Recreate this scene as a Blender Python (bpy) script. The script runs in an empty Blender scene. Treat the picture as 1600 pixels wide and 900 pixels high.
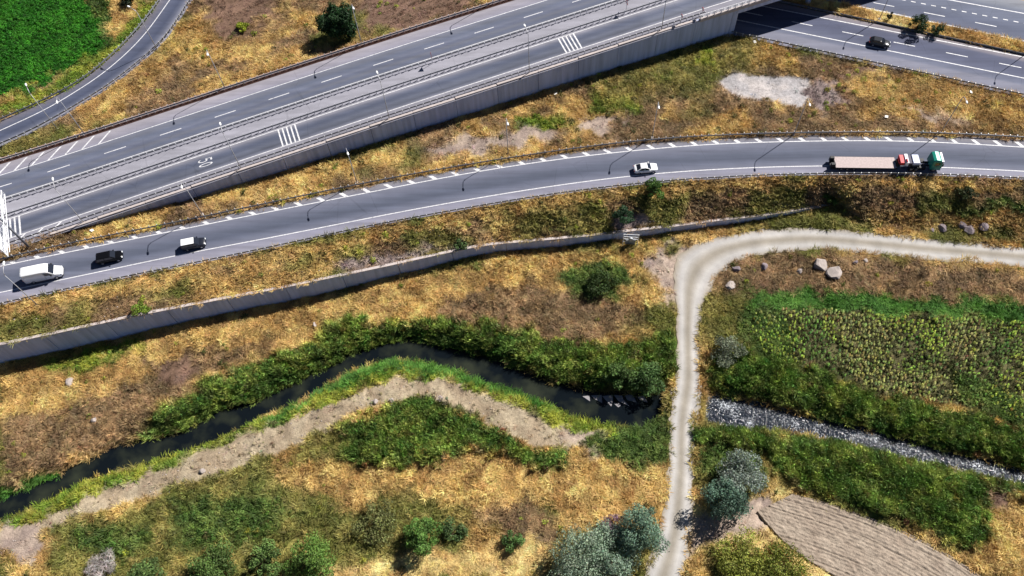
import bpy, bmesh, math, random
import numpy as np
from mathutils import Vector, Matrix
random.seed(7); rng = np.random.default_rng(7)
sc = bpy.context.scene
COL = sc.collection
# ------------------------------------------------------------------ camera
FPX, CX, CY, PITCH, CAMH = 1290.0, 855.0, 450.0, math.radians(60), 119.0
cd = bpy.data.cameras.new('camera'); cam = bpy.data.objects.new('camera', cd); COL.objects.link(cam)
cam.location = (0, 0, CAMH); cam.rotation_euler = (math.radians(90) - PITCH, 0, 0)
cd.sensor_width = 36; cd.lens = FPX / 1600 * 36; cd.shift_x = -(CX - 800) / 1600
cd.clip_start = 1; cd.clip_end = 6000; sc.camera = cam
# ------------------------------------------------------------------ sky, sun, exposure
SUN_AZ, SUN_EL = math.radians(38), math.radians(44)      # direction the sun stands in, measured from +X towards +Y
w = bpy.data.worlds.new('World'); sc.world = w; w.use_nodes = True
nt = w.node_tree; bg = nt.nodes['Background']
sky = nt.nodes.new('ShaderNodeTexSky'); sky.sky_type = 'NISHITA'; sky.sun_disc = False
sky.altitude = 1000; sky.air_density = .45; sky.dust_density = .2; sky.sun_elevation = SUN_EL; sky.sun_rotation = math.radians(90) - SUN_AZ
nt.links.new(sky.outputs[0], bg.inputs[0]); bg.inputs[1].default_value = 0.05
sl = bpy.data.lights.new('sun', 'SUN'); sl.energy = 5.0; sl.angle = math.radians(0.5); sl.color = (1, .955, .89)
so = bpy.data.objects.new('sun', sl); COL.objects.link(so); so.location = (60, 60, 150)
sdir = Vector((math.cos(SUN_AZ) * math.cos(SUN_EL), math.sin(SUN_AZ) * math.cos(SUN_EL), math.sin(SUN_EL)))
so.rotation_euler = sdir.to_track_quat('Z', 'Y').to_euler()
sc.view_settings.view_transform = 'Standard'; sc.view_settings.look = 'None'
sc.view_settings.exposure = 0.95; sc.view_settings.gamma = 1
# ------------------------------------------------------------------ survey: photo coordinates -> ground positions at a known height
_cp, _sp = math.cos(PITCH), math.sin(PITCH)
def U(px, py, z=0.0):
    px, py, z = np.broadcast_arrays(np.asarray(px, float), np.asarray(py, float), np.asarray(z, float))
    dx = px - CX; v = CY - py
    dy = _cp * FPX + _sp * v; dz = -_sp * FPX + _cp * v
    t = (z - CAMH) / dz
    return np.stack([dx * t, dy * t, z], -1)
def PRJ(P):
    P = np.asarray(P, float); x, y, z = P[..., 0], P[..., 1], P[..., 2] - CAMH
    d = y * _cp - z * _sp
    return CX + FPX * x / d, CY - FPX * (y * _sp + z * _cp) / d
def UF(px, py, zf, n=14):
    z = np.zeros(np.shape(px))
    for _ in range(n):
        p = U(px, py, z); z = zf(p[..., 0], p[..., 1])
    return U(px, py, z)
def pl(pts, z=0.0):
    a = np.array(pts, float)
    return U(a[:, 0], a[:, 1], z if a.shape[1] == 2 else a[:, 2])
def resample(P, step):
    P = np.asarray(P, float); s = np.r_[0, np.cumsum(np.linalg.norm(np.diff(P[:, :2], axis=0), axis=1))]
    n = max(2, int(round(s[-1] / step)) + 1); t = np.linspace(0, s[-1], n)
    return np.stack([np.interp(t, s, P[:, k]) for k in range(P.shape[1])], -1)
def extend(P, a, b):
    P = np.asarray(P, float)
    d0 = P[0] - P[1]; d1 = P[-1] - P[-2]
    return np.vstack([P[0] + d0 / np.linalg.norm(d0) * a, P, P[-1] + d1 / np.linalg.norm(d1) * b])
def smooth(P, sig, step=1.0):
    P = resample(P, step); n = int(3 * sig / step); k = np.exp(-.5 * (np.arange(-n, n + 1) * step / sig) ** 2); k /= k.sum()
    a = 2 * P[0] - P[n:0:-1] if len(P) > n else np.repeat(P[:1], n, 0); b = 2 * P[-1] - P[-2:-n - 2:-1] if len(P) > n else np.repeat(P[-1:], n, 0)
    Q = np.vstack([a, P, b])
    return np.stack([np.convolve(Q[:, i], k, 'valid') for i in range(P.shape[1])], -1)
def normals(P):
    d = np.gradient(P[:, :2], axis=0); d /= np.linalg.norm(d, axis=1)[:, None] + 1e-9
    return np.stack([-d[:, 1], d[:, 0]], -1)          # to the left of travel
def offset(P, o):
    Q = P.copy(); Q[:, :2] += normals(P) * o; return Q
def yat(P, X): return np.interp(X, P[:, 0], P[:, 1])
def zat(P, X): return np.interp(X, P[:, 0], P[:, 2])
# ------------------------------------------------------------------ numpy noise
def _hash(ix, iy, seed):
    h = (ix.astype(np.int64) * 374761393 + iy.astype(np.int64) * 668265263 + seed * 982451653) & 0x7fffffff
    h = ((h ^ (h >> 13)) * 1274126177) & 0x7fffffff
    return ((h ^ (h >> 16)) & 0xffff) / 65535.0
def vnoise(x, y, seed=0):
    ix, iy = np.floor(x), np.floor(y); fx, fy = x - ix, y - iy
    fx = fx * fx * (3 - 2 * fx); fy = fy * fy * (3 - 2 * fy)
    a, b = _hash(ix, iy, seed), _hash(ix + 1, iy, seed); c, d = _hash(ix, iy + 1, seed), _hash(ix + 1, iy + 1, seed)
    return (a + (b - a) * fx) * (1 - fy) + (c + (d - c) * fx) * fy
def fbm(x, y, scale, oct=4, seed=0):
    s = 0; a = .5; t = 0; f = 1 / scale
    for o in range(oct):
        s = s + a * vnoise(x * f + 17.3 * o, y * f - 9.1 * o, seed + o); t += a; a *= .5; f *= 2.03
    return s / t
def sstep(x, a, b):
    t = np.clip((x - a) / (b - a), 0, 1); return t * t * (3 - 2 * t)
def polydist(x, y, poly):
    """signed distance to a closed polygon, negative inside"""
    poly = np.asarray(poly, float)[:, :2]; x = np.asarray(x, float); y = np.asarray(y, float)
    d = np.full(x.shape, 1e18); ins = np.zeros(x.shape, bool); n = len(poly)
    for i in range(n):
        ax, ay = poly[i]; bx, by = poly[(i + 1) % n]; ex, ey = bx - ax, by - ay
        t = np.clip(((x - ax) * ex + (y - ay) * ey) / (ex * ex + ey * ey + 1e-12), 0, 1)
        d = np.minimum(d, (x - ax - ex * t) ** 2 + (y - ay - ey * t) ** 2)
        c = (ay > y) != (by > y)
        ins ^= c & (x < ex * (y - ay) / (ey if abs(ey) > 1e-12 else 1e-12) + ax)
    d = np.sqrt(d); return np.where(ins, -d, d)
# ------------------------------------------------------------------ materials
def lin(c): 
    c = np.asarray(c, float) / 255; return np.where(c <= .04045, c / 12.92, ((c + .055) / 1.055) ** 2.4)
KA = .50                                                 # share of the photographed brightness that is the surface's own reflectance
def alb(r, g, b, k=KA): return tuple(float(v) for v in np.clip(lin((r, g, b)) * k, 0, .85))
MATS = {}
def mat(name, c, rough=.7, metal=0, var=.15, scale=3.0, bump=0.0, spec=.3, stretch=None, bscale=None):
    if name in MATS: return MATS[name]
    m = bpy.data.materials.new(name); m.use_nodes = True; MATS[name] = m
    t = m.node_tree; b = t.nodes['Principled BSDF']; L = t.links.new
    b.inputs['Roughness'].default_value = rough; b.inputs['Metallic'].default_value = metal
    b.inputs['Specular IOR Level'].default_value = spec
    tc = t.nodes.new('ShaderNodeTexCoord'); mp = t.nodes.new('ShaderNodeMapping'); L(tc.outputs['Object'], mp.inputs[0])
    if stretch: mp.inputs['Scale'].default_value = stretch
    nz = t.nodes.new('ShaderNodeTexNoise'); nz.inputs['Scale'].default_value = scale; nz.inputs['Detail'].default_value = 5
    L(mp.outputs[0], nz.inputs['Vector'])
    mr = t.nodes.new('ShaderNodeMapRange'); mr.inputs[1].default_value = .25; mr.inputs[2].default_value = .75
    mr.inputs[3].default_value = 1 - var; mr.inputs[4].default_value = 1 + var; L(nz.outputs[0], mr.inputs[0])
    mx = t.nodes.new('ShaderNodeMix'); mx.data_type = 'RGBA'; mx.blend_type = 'MULTIPLY'; mx.inputs[0].default_value = 1
    mx.inputs[6].default_value = (*c, 1); L(mr.outputs[0], mx.inputs[7]); L(mx.outputs[2], b.inputs['Base Color'])
    if bump:
        n2 = t.nodes.new('ShaderNodeTexNoise'); n2.inputs['Scale'].default_value = bscale or scale * 4; n2.inputs['Detail'].default_value = 4
        L(tc.outputs['Object'], n2.inputs['Vector']); bp = t.nodes.new('ShaderNodeBump'); bp.inputs['Strength'].default_value = bump
        bp.inputs['Distance'].default_value = .08; L(n2.outputs[0], bp.inputs['Height']); L(bp.outputs[0], b.inputs['Normal'])
    return m
def attr_mat(name, var=.25, scale=2.2, rough=.9, bump=.5, bscale=6, spec=.1, fine=9.0, dist=.15):
    """surface coloured by its own 'tint' attribute (soil, litter, paint) with fine procedural grain"""
    m = bpy.data.materials.new(name); m.use_nodes = True; t = m.node_tree; b = t.nodes['Principled BSDF']; L = t.links.new
    b.inputs['Roughness'].default_value = rough; b.inputs['Specular IOR Level'].default_value = spec
    a = t.nodes.new('ShaderNodeAttribute'); a.attribute_name = 'tint'
    tc = t.nodes.new('ShaderNodeTexCoord')
    vals = []
    for s, v in ((scale, var), (fine, var)):
        nz = t.nodes.new('ShaderNodeTexNoise'); nz.inputs['Scale'].default_value = s; nz.inputs['Detail'].default_value = 6
        nz.inputs['Roughness'].default_value = .65; L(tc.outputs['Object'], nz.inputs['Vector'])
        mr = t.nodes.new('ShaderNodeMapRange'); mr.inputs[1].default_value = .3; mr.inputs[2].default_value = .7
        mr.inputs[3].default_value = 1 - v; mr.inputs[4].default_value = 1 + v; L(nz.outputs[0], mr.inputs[0]); vals.append(mr)
    mu = t.nodes.new('ShaderNodeMath'); mu.operation = 'MULTIPLY'; L(vals[0].outputs[0], mu.inputs[0]); L(vals[1].outputs[0], mu.inputs[1])
    mx = t.nodes.new('ShaderNodeMix'); mx.data_type = 'RGBA'; mx.blend_type = 'MULTIPLY'; mx.inputs[0].default_value = 1
    L(a.outputs['Color'], mx.inputs[6]); L(mu.outputs[0], mx.inputs[7]); L(mx.outputs[2], b.inputs['Base Color'])
    if bump:
        n2 = t.nodes.new('ShaderNodeTexNoise'); n2.inputs['Scale'].default_value = bscale; n2.inputs['Detail'].default_value = 6
        L(tc.outputs['Object'], n2.inputs['Vector']); bp = t.nodes.new('ShaderNodeBump'); bp.inputs['Strength'].default_value = bump
        bp.inputs['Distance'].default_value = dist; L(n2.outputs[0], bp.inputs['Height']); L(bp.outputs[0], b.inputs['Normal'])
    return m
def leaf_mat(name, kind='INSTANCER', trans=.26, rough=.65):
    m = bpy.data.materials.new(name); m.use_nodes = True; t = m.node_tree; b = t.nodes['Principled BSDF']; L = t.links.new
    b.inputs['Roughness'].default_value = rough; b.inputs['Specular IOR Level'].default_value = .25
    a = t.nodes.new('ShaderNodeAttribute'); a.attribute_name = 'tint'; a.attribute_type = kind
    a2 = t.nodes.new('ShaderNodeAttribute'); a2.attribute_name = 'shade'
    if kind == 'INSTANCER':
        mx = t.nodes.new('ShaderNodeMix'); mx.data_type = 'RGBA'; mx.blend_type = 'MULTIPLY'; mx.inputs[0].default_value = 1
        L(a.outputs['Color'], mx.inputs[6]); L(a2.outputs['Color'], mx.inputs[7]); out = mx.outputs[2]
    else: out = a.outputs['Color']
    L(out, b.inputs['Base Color'])
    tr = t.nodes.new('ShaderNodeBsdfTranslucent'); L(out, tr.inputs[0])
    ms = t.nodes.new('ShaderNodeMixShader'); ms.inputs[0].default_value = trans
    L(b.outputs[0], ms.inputs[1]); L(tr.outputs[0], ms.inputs[2]); L(ms.outputs[0], t.nodes['Material Output'].inputs[0])
    return m
# ------------------------------------------------------------------ object helpers
def link(name, me, m=None, parent=None, loc=None):
    o = bpy.data.objects.new(name, me); COL.objects.link(o)
    if m is not None and me is not None and not me.materials: me.materials.append(m)
    if parent is not None: o.parent = parent
    if loc is not None: o.location = loc
    return o
def tag(o, label=None, cat=None, group=None, kind=None):
    for k, v in (('label', label), ('category', cat), ('group', group), ('kind', kind)):
        if v: o[k] = v
    return o
def empty(name, loc=(0, 0, 0), rz=0):
    o = bpy.data.objects.new(name, None); COL.objects.link(o); o.location = loc; o.rotation_euler = (0, 0, rz); o.empty_display_size = .3
    return o
def copy_tree(o, parent=None):
    c = o.copy(); COL.objects.link(c)
    if parent is not None: c.parent = parent
    for ch in list(o.children):
        copy_tree(ch, c)
    return c
def mesh(name, V, Fc, smoothf=False):
    me = bpy.data.meshes.new(name); me.from_pydata([tuple(map(float, v)) for v in V], [], [tuple(map(int, f)) for f in Fc]); me.update()
    if smoothf: me.polygons.foreach_set('use_smooth', [True] * len(me.polygons))
    return me
def fast_mesh(name, V, quads, cols=None, smoothf=False, attr='tint'):
    """V (n,3), quads (m,k) index array; cols per-vertex colour"""
    me = bpy.data.meshes.new(name); V = np.asarray(V, np.float32); q = np.asarray(quads, np.int32); m, k = q.shape
    me.vertices.add(len(V)); me.vertices.foreach_set('co', V.ravel())
    me.loops.add(m * k); me.loops.foreach_set('vertex_index', q.ravel())
    me.polygons.add(m); me.polygons.foreach_set('loop_start', np.arange(m, dtype=np.int32) * k)
    try: me.polygons.foreach_set('loop_total', np.full(m, k, np.int32))
    except Exception: pass
    me.update(calc_edges=True)
    if smoothf: me.polygons.foreach_set('use_smooth', np.ones(m, bool))
    if cols is not None:
        ca = me.color_attributes.new(attr, 'FLOAT_COLOR', 'POINT'); c = np.ones((len(V), 4), np.float32); c[:, :3] = cols
        ca.data.foreach_set('color', c.ravel())
    return me
def grid_quads(nr, nc):
    i = np.arange(nr - 1)[:, None] * nc + np.arange(nc - 1)[None, :]; i = i.ravel()
    return np.stack([i, i + 1, i + 1 + nc, i + nc], -1)
class MB:
    """collects boxes, tubes and lofts of ONE part and builds them as one mesh"""
    def __init__(s): s.V = []; s.F = []
    def add(s, V, Fc):
        n = len(s.V); s.V += [tuple(map(float, v)) for v in V]; s.F += [tuple(int(i) + n for i in f) for f in Fc]; return s
    def box(s, x0, x1, y0, y1, z0, z1, M=None):
        V = [(x, y, z) for z in (z0, z1) for y in (y0, y1) for x in (x0, x1)]
        if M is not None: V = [tuple(M @ Vector(v)) for v in V]
        return s.add(V, [(0, 2, 3, 1), (4, 5, 7, 6), (0, 1, 5, 4), (1, 3, 7, 5), (3, 2, 6, 7), (2, 0, 4, 6)])
    def loft(s, rings, cap=True):
        k = len(rings[0]); V = [v for r in rings for v in r]; Fc = []
        for i in range(len(rings) - 1):
            for j in range(k):
                Fc.append((i * k + j, i * k + (j + 1) % k, (i + 1) * k + (j + 1) % k, (i + 1) * k + j))
        if cap: Fc += [tuple(range(k))[::-1], tuple(range((len(rings) - 1) * k, len(rings) * k))]
        return s.add(V, Fc)
    def tube(s, pts, r, n=6, cap=True):
        pts = [Vector(p) for p in pts]; rs = r if isinstance(r, (list, tuple)) else [r] * len(pts); rings = []
        for i, p in enumerate(pts):
            d = (pts[min(i + 1, len(pts) - 1)] - pts[max(i - 1, 0)]).normalized(); a = d.orthogonal().normalized(); 
            if abs(d.z) < .9: a = d.cross(Vector((0, 0, 1))).normalized()
            b = d.cross(a); rings.append([tuple(p + (a * math.cos(6.2832 * j / n) + b * math.sin(6.2832 * j / n)) * rs[i]) for j in range(n)])
        return s.loft(rings, cap)
    def build(s, name, m, parent=None, smoothf=False, bevel=0, loc=None):
        me = mesh(name, s.V, s.F, smoothf)
        bm = bmesh.new(); bm.from_mesh(me); bmesh.ops.recalc_face_normals(bm, faces=bm.faces)
        if bevel: bmesh.ops.bevel(bm, geom=bm.edges[:] , offset=bevel, segments=1, affect='EDGES')
        bm.to_mesh(me); bm.free()
        return link(name, me, m, parent, loc)
def strip(name, A, B, nc, m, zoff=0, cols=None, parent=None):
    """sheet lofted between two polylines with the same number of points"""
    A = np.asarray(A); B = np.asarray(B); t = np.linspace(0, 1, nc)[None, :, None]
    V = A[:, None, :] * (1 - t) + B[:, None, :] * t; V = V.copy(); V[..., 2] += zoff
    n = len(A); me = fast_mesh(name, V.reshape(-1, 3), grid_quads(n, nc)[:, ::-1], None if cols is None else np.broadcast_to(cols, (n, nc, 3)).reshape(-1, 3))
    # make it face up
    bm = bmesh.new(); bm.from_mesh(me); bm.normal_update()
    if sum(f.normal.z for f in bm.faces) < 0: bmesh.ops.reverse_faces(bm, faces=bm.faces)
    bm.to_mesh(me); bm.free()
    return link(name, me, m, parent)
def ribbon(name, P, wd, m, zoff=.006, parent=None):
    return strip(name, offset(P, wd / 2), offset(P, -wd / 2), 2, m, zoff, None, parent)

# ================================================================== materials used by the setting
M_ground = attr_mat('soil_and_litter', var=.28, scale=1.6, fine=7, bump=.7, bscale=5)
M_track = attr_mat('pale_dust', var=.07, scale=.8, fine=6, bump=.35, bscale=9, dist=.05)
M_asph = attr_mat('asphalt', var=.06, scale=.35, fine=14, rough=.85, bump=.12, bscale=40, dist=.01, spec=.25)
M_paint = mat('road_paint', (.52, .52, .54), .6, var=.30, scale=3.5)
def worn(m):
    t = m.node_tree; b = t.nodes['Principled BSDF']; L = t.links.new; src = b.inputs['Base Color'].links[0].from_socket
    tc = t.nodes.new('ShaderNodeTexCoord'); n = t.nodes.new('ShaderNodeTexNoise'); n.inputs['Scale'].default_value = 2.2; n.inputs['Detail'].default_value = 8; n.inputs['Roughness'].default_value = .8; L(tc.outputs['Object'], n.inputs['Vector'])
    r = t.nodes.new('ShaderNodeMapRange'); r.inputs[1].default_value = .52; r.inputs[2].default_value = .68; r.inputs[3].default_value = 0; r.inputs[4].default_value = .75; L(n.outputs[0], r.inputs[0])
    mx = t.nodes.new('ShaderNodeMix'); mx.data_type = 'RGBA'; L(r.outputs[0], mx.inputs[0]); L(src, mx.inputs[6]); mx.inputs[7].default_value = (.10, .105, .12, 1); L(mx.outputs[2], b.inputs['Base Color'])
worn(M_paint)
def asphalt_wear(m):
    t = m.node_tree; b = t.nodes['Principled BSDF']; L = t.links.new; src = b.inputs['Base Color'].links[0].from_socket; tc = t.nodes.new('ShaderNodeTexCoord')
    mp = t.nodes.new('ShaderNodeMapping'); mp.inputs['Rotation'].default_value = (0, 0, -.28); mp.inputs['Scale'].default_value = (.05, .8, 1); L(tc.outputs['Object'], mp.inputs[0])
    n = t.nodes.new('ShaderNodeTexNoise'); n.inputs['Scale'].default_value = 1.0; n.inputs['Detail'].default_value = 6; n.inputs['Roughness'].default_value = .7; L(mp.outputs[0], n.inputs['Vector'])
    r = t.nodes.new('ShaderNodeMapRange'); r.inputs[1].default_value = .3; r.inputs[2].default_value = .7; r.inputs[3].default_value = .82; r.inputs[4].default_value = 1.16; L(n.outputs[0], r.inputs[0])
    v = t.nodes.new('ShaderNodeTexVoronoi'); v.feature = 'DISTANCE_TO_EDGE'; v.inputs['Scale'].default_value = .16; n2 = t.nodes.new('ShaderNodeTexNoise'); n2.inputs['Scale'].default_value = .5; L(tc.outputs['Object'], n2.inputs['Vector'])
    mixv = t.nodes.new('ShaderNodeMix'); mixv.data_type = 'VECTOR'; mixv.inputs[0].default_value = .12; L(tc.outputs['Object'], mixv.inputs[4]); L(n2.outputs['Color'], mixv.inputs[5]); L(mixv.outputs[1], v.inputs['Vector'])
    cr = t.nodes.new('ShaderNodeMapRange'); cr.inputs[1].default_value = .004; cr.inputs[2].default_value = .012; cr.inputs[3].default_value = .86; cr.inputs[4].default_value = 1; L(v.outputs[0], cr.inputs[0])
    ms = t.nodes.new('ShaderNodeTexNoise'); ms.inputs['Scale'].default_value = .07; L(tc.outputs['Object'], ms.inputs['Vector']); mm = t.nodes.new('ShaderNodeMapRange'); mm.inputs[1].default_value = .5; mm.inputs[2].default_value = .56; L(ms.outputs[0], mm.inputs[0])
    lm = t.nodes.new('ShaderNodeMix'); lm.data_type = 'FLOAT'; L(mm.outputs[0], lm.inputs[0]); lm.inputs[2].default_value = 1; L(cr.outputs[0], lm.inputs[3])
    mu = t.nodes.new('ShaderNodeMath'); mu.operation = 'MULTIPLY'; L(r.outputs[0], mu.inputs[0]); L(lm.outputs[0], mu.inputs[1])
    mx = t.nodes.new('ShaderNodeMix'); mx.data_type = 'RGBA'; mx.blend_type = 'MULTIPLY'; mx.inputs[0].default_value = 1; L(src, mx.inputs[6]); L(mu.outputs[0], mx.inputs[7]); L(mx.outputs[2], b.inputs['Base Color'])
asphalt_wear(M_asph)
M_wall = mat('cast_concrete', alb(198, 208, 236, .66), .85, var=.24, scale=.8, bump=.15, stretch=(1.8, 1.8, .14))
M_cope = mat('concrete_coping', alb(225, 212, 208), .85, var=.12, scale=1.2, bump=.1)
M_galv_shaded = mat('galvanised_shaded', (.16, .165, .18), .5, .5, var=.15, scale=2)  # rail steel darkened in colour for its backlit, shaded face
M_post_lit = mat('galvanised_lit_post', (.62, .62, .64), .5, .3, var=.1, scale=2)  # same steel, paler in colour to stand for sunlit posts
M_pole = mat('lamp_pole_steel', (.36, .36, .38), .45, .4, var=.08)
M_lampw = mat('lamp_housing', (.78, .78, .78), .4, .0, var=.05)
M_leaf = leaf_mat('leaves_scattered'); M_leafo = leaf_mat('leaves_crown', 'GEOMETRY', .26)
M_bark = mat('bark', alb(110, 90, 75), .9, var=.3, scale=5, bump=.4)
M_rock = mat('boulder_stone', alb(196, 184, 178), .85, var=.22, scale=1.5, bump=.6, bscale=4)

# ================================================================== road geometry
HD = np.array([.92914, .36973]); HN = np.array([-.36973, .92914])
_hz = np.array([(-140, -1.0), (-100, -.35), (-90, .05), (-60, 2.0), (-30, 3.9), (0, 5.35), (30, 6.8), (60, 7.6), (120, 8.0)])
_hx = np.linspace(-140, 120, 521); _hzz = np.interp(_hx, _hz[:, 0], _hz[:, 1]); _k = np.exp(-.5 * (np.arange(-30, 31) / 12.) ** 2); _k /= _k.sum()
_hzz = np.convolve(np.pad(_hzz, 30, mode='edge'), _k, 'valid')
def hwz(x, y=None): return np.interp(x, _hx, _hzz)
def hw(t, o, dz=0):
    t, o = np.broadcast_arrays(np.asarray(t, float), np.asarray(o, float))
    xy = t[..., None] * HD + o[..., None] * HN
    return np.concatenate([xy, (hwz(xy[..., 0]) + dz)[..., None]], -1)
def hw_t(px, py): p = UF(px, py, hwz); return p[..., 0] * HD[0] + p[..., 1] * HD[1]
O_NB, O_L1, O_DA, O_L2, O_R1, O_R2, O_L3, O_L4, O_R3, O_WT = 125.5, 122.5, 119.75, 116.9, 115.9, 112.3, 111.7, 107.35, 105.85, 105.0
T0, T1 = -85., 215.
def zc(x, y=None): return np.zeros(np.shape(x)) + .35                       # crossing road level

# exit road between highway wall and embankment (level z = 0)
xN = smooth(extend(pl([(0,416),(100,395),(250,365),(400,335),(475,320),(560,304),(635,289),(725,271),(800,259),(900,244.5),(1000,234),(1100,225),(1200,221.5),(1350,219),(1425,220),(1525,225),(1600,230)]), 22, 24), 7)
xS = smooth(extend(pl([(0,457),(160,424),(282,397),(400,376),(550,346),(650,326),(800,300),(900,285),(1000,272.5),(1100,265),(1200,260.5),(1290,258.5),(1455,260),(1600,267.5)]), 22, 24), 7)
xRS = smooth(extend(pl([(0,474),(110,449),(400,391),(575,352),(800,312),(900,297),(1000,285),(1100,277.5),(1200,272.5),(1300,270),(1450,270.5),(1600,278)], .6), 22, 24), 7)
xRN = smooth(extend(pl([(0,404),(50,390),(175,367),(250,352),(400,321),(560,287),(675,266),(775,249),(850,238),(950,224),(1050,214),(1200,207.5),(1375,205.5),(1475,207),(1600,214)], .6), 22, 24), 7)
XR = np.arange(-118, 122, 1.0)                                              # common eastings for the lofts
def onX(P, X=XR, z=None): return np.stack([X, yat(P, X), zat(P, X) if z is None else np.zeros_like(X) + z], -1)
xA_n = onX(offset(xRN, -.25), z=0); xA_s = onX(offset(xRS, .05), z=0)
# crossing road, south side line etc.
cRS = smooth(extend(pl([(1177,57),(1200,62),(1350,94),(1475,120),(1600,147)], .95), 30, 30), 6)
cS = extend(pl([(1222,45),(1307,62),(1600,122)], .35), 45, 30); cN = extend(pl([(1280,26),(1417,52),(1600,89)], .35), 50, 30)
cB = extend(pl([(1290,21.5),(1340,33.5),(1500,65),(1600,85)], .5), 50, 30); cM = extend(pl([(1327,11),(1340,14),(1500,45),(1600,64)], .35), 60, 30)
cE = extend(pl([(1485,0),(1600,21)], .35), 90, 30); cD = extend(pl([(1328,51),(1413,69)], .35), 60, 60)
CD = (cS[-1] - cS[0])[:2]; CD /= np.linalg.norm(CD); CN = np.array([-CD[1], CD[0]])       # crossing road direction (heading east) and its left

# ---- south wall (retaining wall under the embankment)
_wt = np.array([(0,540,5.6),(120,514.5,5.5),(212,494.5,5.2),(400,458,4.6),(450,449,4.4),(600,417.5,3.7),(725,390,3.0),(762,383,2.8),(800,380,2.6),(900,371.5,2.3),(975,363,2.1),(1050,355,1.9),(1125,345,1.8),(1200,337,1.6),(1275,324.5,1.2),(1307,319.5,.7)])
GB = -6.3
wallS = smooth(extend(np.array([U(a, b, GB + h) for a, b, h in _wt]), 22, .1), 2.0)
X_WE = wallS[-1, 0]

# ================================================================== south ground
riv_w = [  # water outline, west reach (clockwise), level -8.2
 (-120,865),(0,811),(70,783),(150,743),(225,724),(295,702),(350,681),(400,655),(475,623),(520,595),(560,573),(612,560),(675,565),(725,581),(800,608),(862,632),(900,650),(960,663),(1000,665),(1030,652),(1050,640),(1100,650),
 (1120,662),(1150,668),(1200,668),(1267,680),(1350,696),(1425,715),(1500,731),(1600,756),(1720,790),(1720,770),(1600,737),(1475,707),(1375,681),(1325,668),(1200,636),(1140,622),(1092,612),(1050,612),(1000,620),(930,612),(860,598),(780,565),(700,545),(640,530),(595,540),(550,556),(500,582),(462,600),(400,629),(350,645),(287,675),(250,683),(175,703),(112,736),(80,750),(0,781),(-120,830)]
WZ = -8.2
RIV = pl(riv_w, WZ)
dr_w = smooth(pl([(1720,412),(1600,395),(1450,382),(1350,370),(1275,361),(1200,361),(1150,366),(1100,378),(1062,398),(1056,432),(1060,478),(1060,517),(1061,575),(1055,612),(1050,637),(1050,675),(1047,737),(1040,800),(1030,855),(1007,900),(985,960),(945,1080)], -6.2), 1.5)
dr_e = smooth(pl([(1720,440),(1600,420),(1450,409),(1350,397),(1275,390),(1200,395),(1150,404),(1120,427),(1105,450),(1095,475),(1090,512),(1090,562),(1093,605),(1087,637),(1080,675),(1081,737),(1080,787),(1075,830),(1066,900),(1055,960),(1030,1080)], -6.2), 1.5)
def both(A, B, n): 
    f = lambda P: np.stack([np.interp(np.linspace(0, 1, n), np.linspace(0, 1, len(P)), P[:, k]) for k in range(3)], -1)
    return f(A), f(B)
drA, drB = both(dr_w, dr_e, 150); drA2, drB2 = both(dr_w, dr_e, 420)
DR_POLY = np.vstack([drA, drB[::-1]])
gp_n = [(-100,890),(0,832),(90,797),(160,765),(230,740),(300,715),(350,692),(420,665),(470,650),(520,632),(560,612),(620,592),(680,590),(720,600),(760,615),(800,632),(860,655),(900,672),(925,690)]
gp_s = [(-100,930),(0,868),(105,812),(180,790),(260,768),(330,742),(400,715),(480,690),(515,665),(560,642),(620,630),(655,622),(700,636),(760,658),(800,680),(850,700),(890,702),(920,700)]
PL_POLY = pl([(1240,771),(1300,786),(1400,822),(1470,856),(1545,905),(1640,985),(1460,1010),(1400,960),(1310,905),(1245,868),(1205,830),(1182,800)], -6.5)
def zs0(x, y):
    z = GB + 1.5 * sstep(x, 20, 78) * sstep(y, 66, 80) - .5 * sstep(x, 20, 60) * sstep(-y, -66, -50)
    return z
def zs(x, y):
    x = np.asarray(x, float); y = np.asarray(y, float)
    b = zs0(x, y); rd = polydist(x, y, DR_POLY); k = sstep(rd, .3, 2.2)
    z = b + k * ((fbm(x, y, 9, 3, 3) - .5) * 1.0 + (fbm(x, y, 1.7, 3, 5) - .5) * .75)
    rv = polydist(x, y, RIV); c = sstep(rv, -.6, 3.2)
    c = np.maximum(c, 1 - sstep(rd, .6, 1.5))                       # the dirt road crosses the river on a causeway
    z = (WZ - .6) * (1 - c) + z * c
    z = z - .5 * (1 - sstep(polydist(x, y, PL_POLY), -.3, .3))
    return z - .16 * (1 - sstep(rd, .3, .9))
CLS = {  # colour a, colour b, grass/m2, grass height, weeds/m2, reeds/m2
 'gold':  ((222,190,122),(180,146,90),5.5,.42,.10,0), 'brown': ((172,142,104),(130,108,80),4.5,.38,.25,0),
 'olive': ((158,148,84),(116,118,60),4.5,.45,.7,0), 'green': ((114,132,66),(76,100,46),3.5,.5,2.6,0),
 'reed':  ((124,140,66),(80,106,46),1.0,.6,1.2,3.2), 'lush': ((100,146,62),(72,118,46),7,.42,1.0,0),
 'ygreen':((164,168,66),(112,138,48),4,.45,2.4,0), 'bare': ((196,176,160),(168,150,140),.35,.25,.03,0),
 'pad':   ((208,200,198),(186,182,184),.12,.2,.02,0), 'gravel':((194,178,152),(172,154,130),.6,.22,.2,0),
 'straw': ((236,212,146),(210,180,118),4.5,.22,.02,0), 'soil': ((140,112,96),(120,96,80),1.4,.25,.05,0),
 'crop':  ((66,134,36),(46,106,26),0,.3,6.5,0), 'plow': ((188,172,160),(150,134,122),0,.2,0,0), 'sun': ((112,108,74),(86,86,54),2.0,.3,1.6,0),
 'rubble':((170,152,148),(140,124,122),1.6,.3,.1,0), 'shade': ((70,72,40),(52,58,32),4,.5,1.2,0)}
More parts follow.
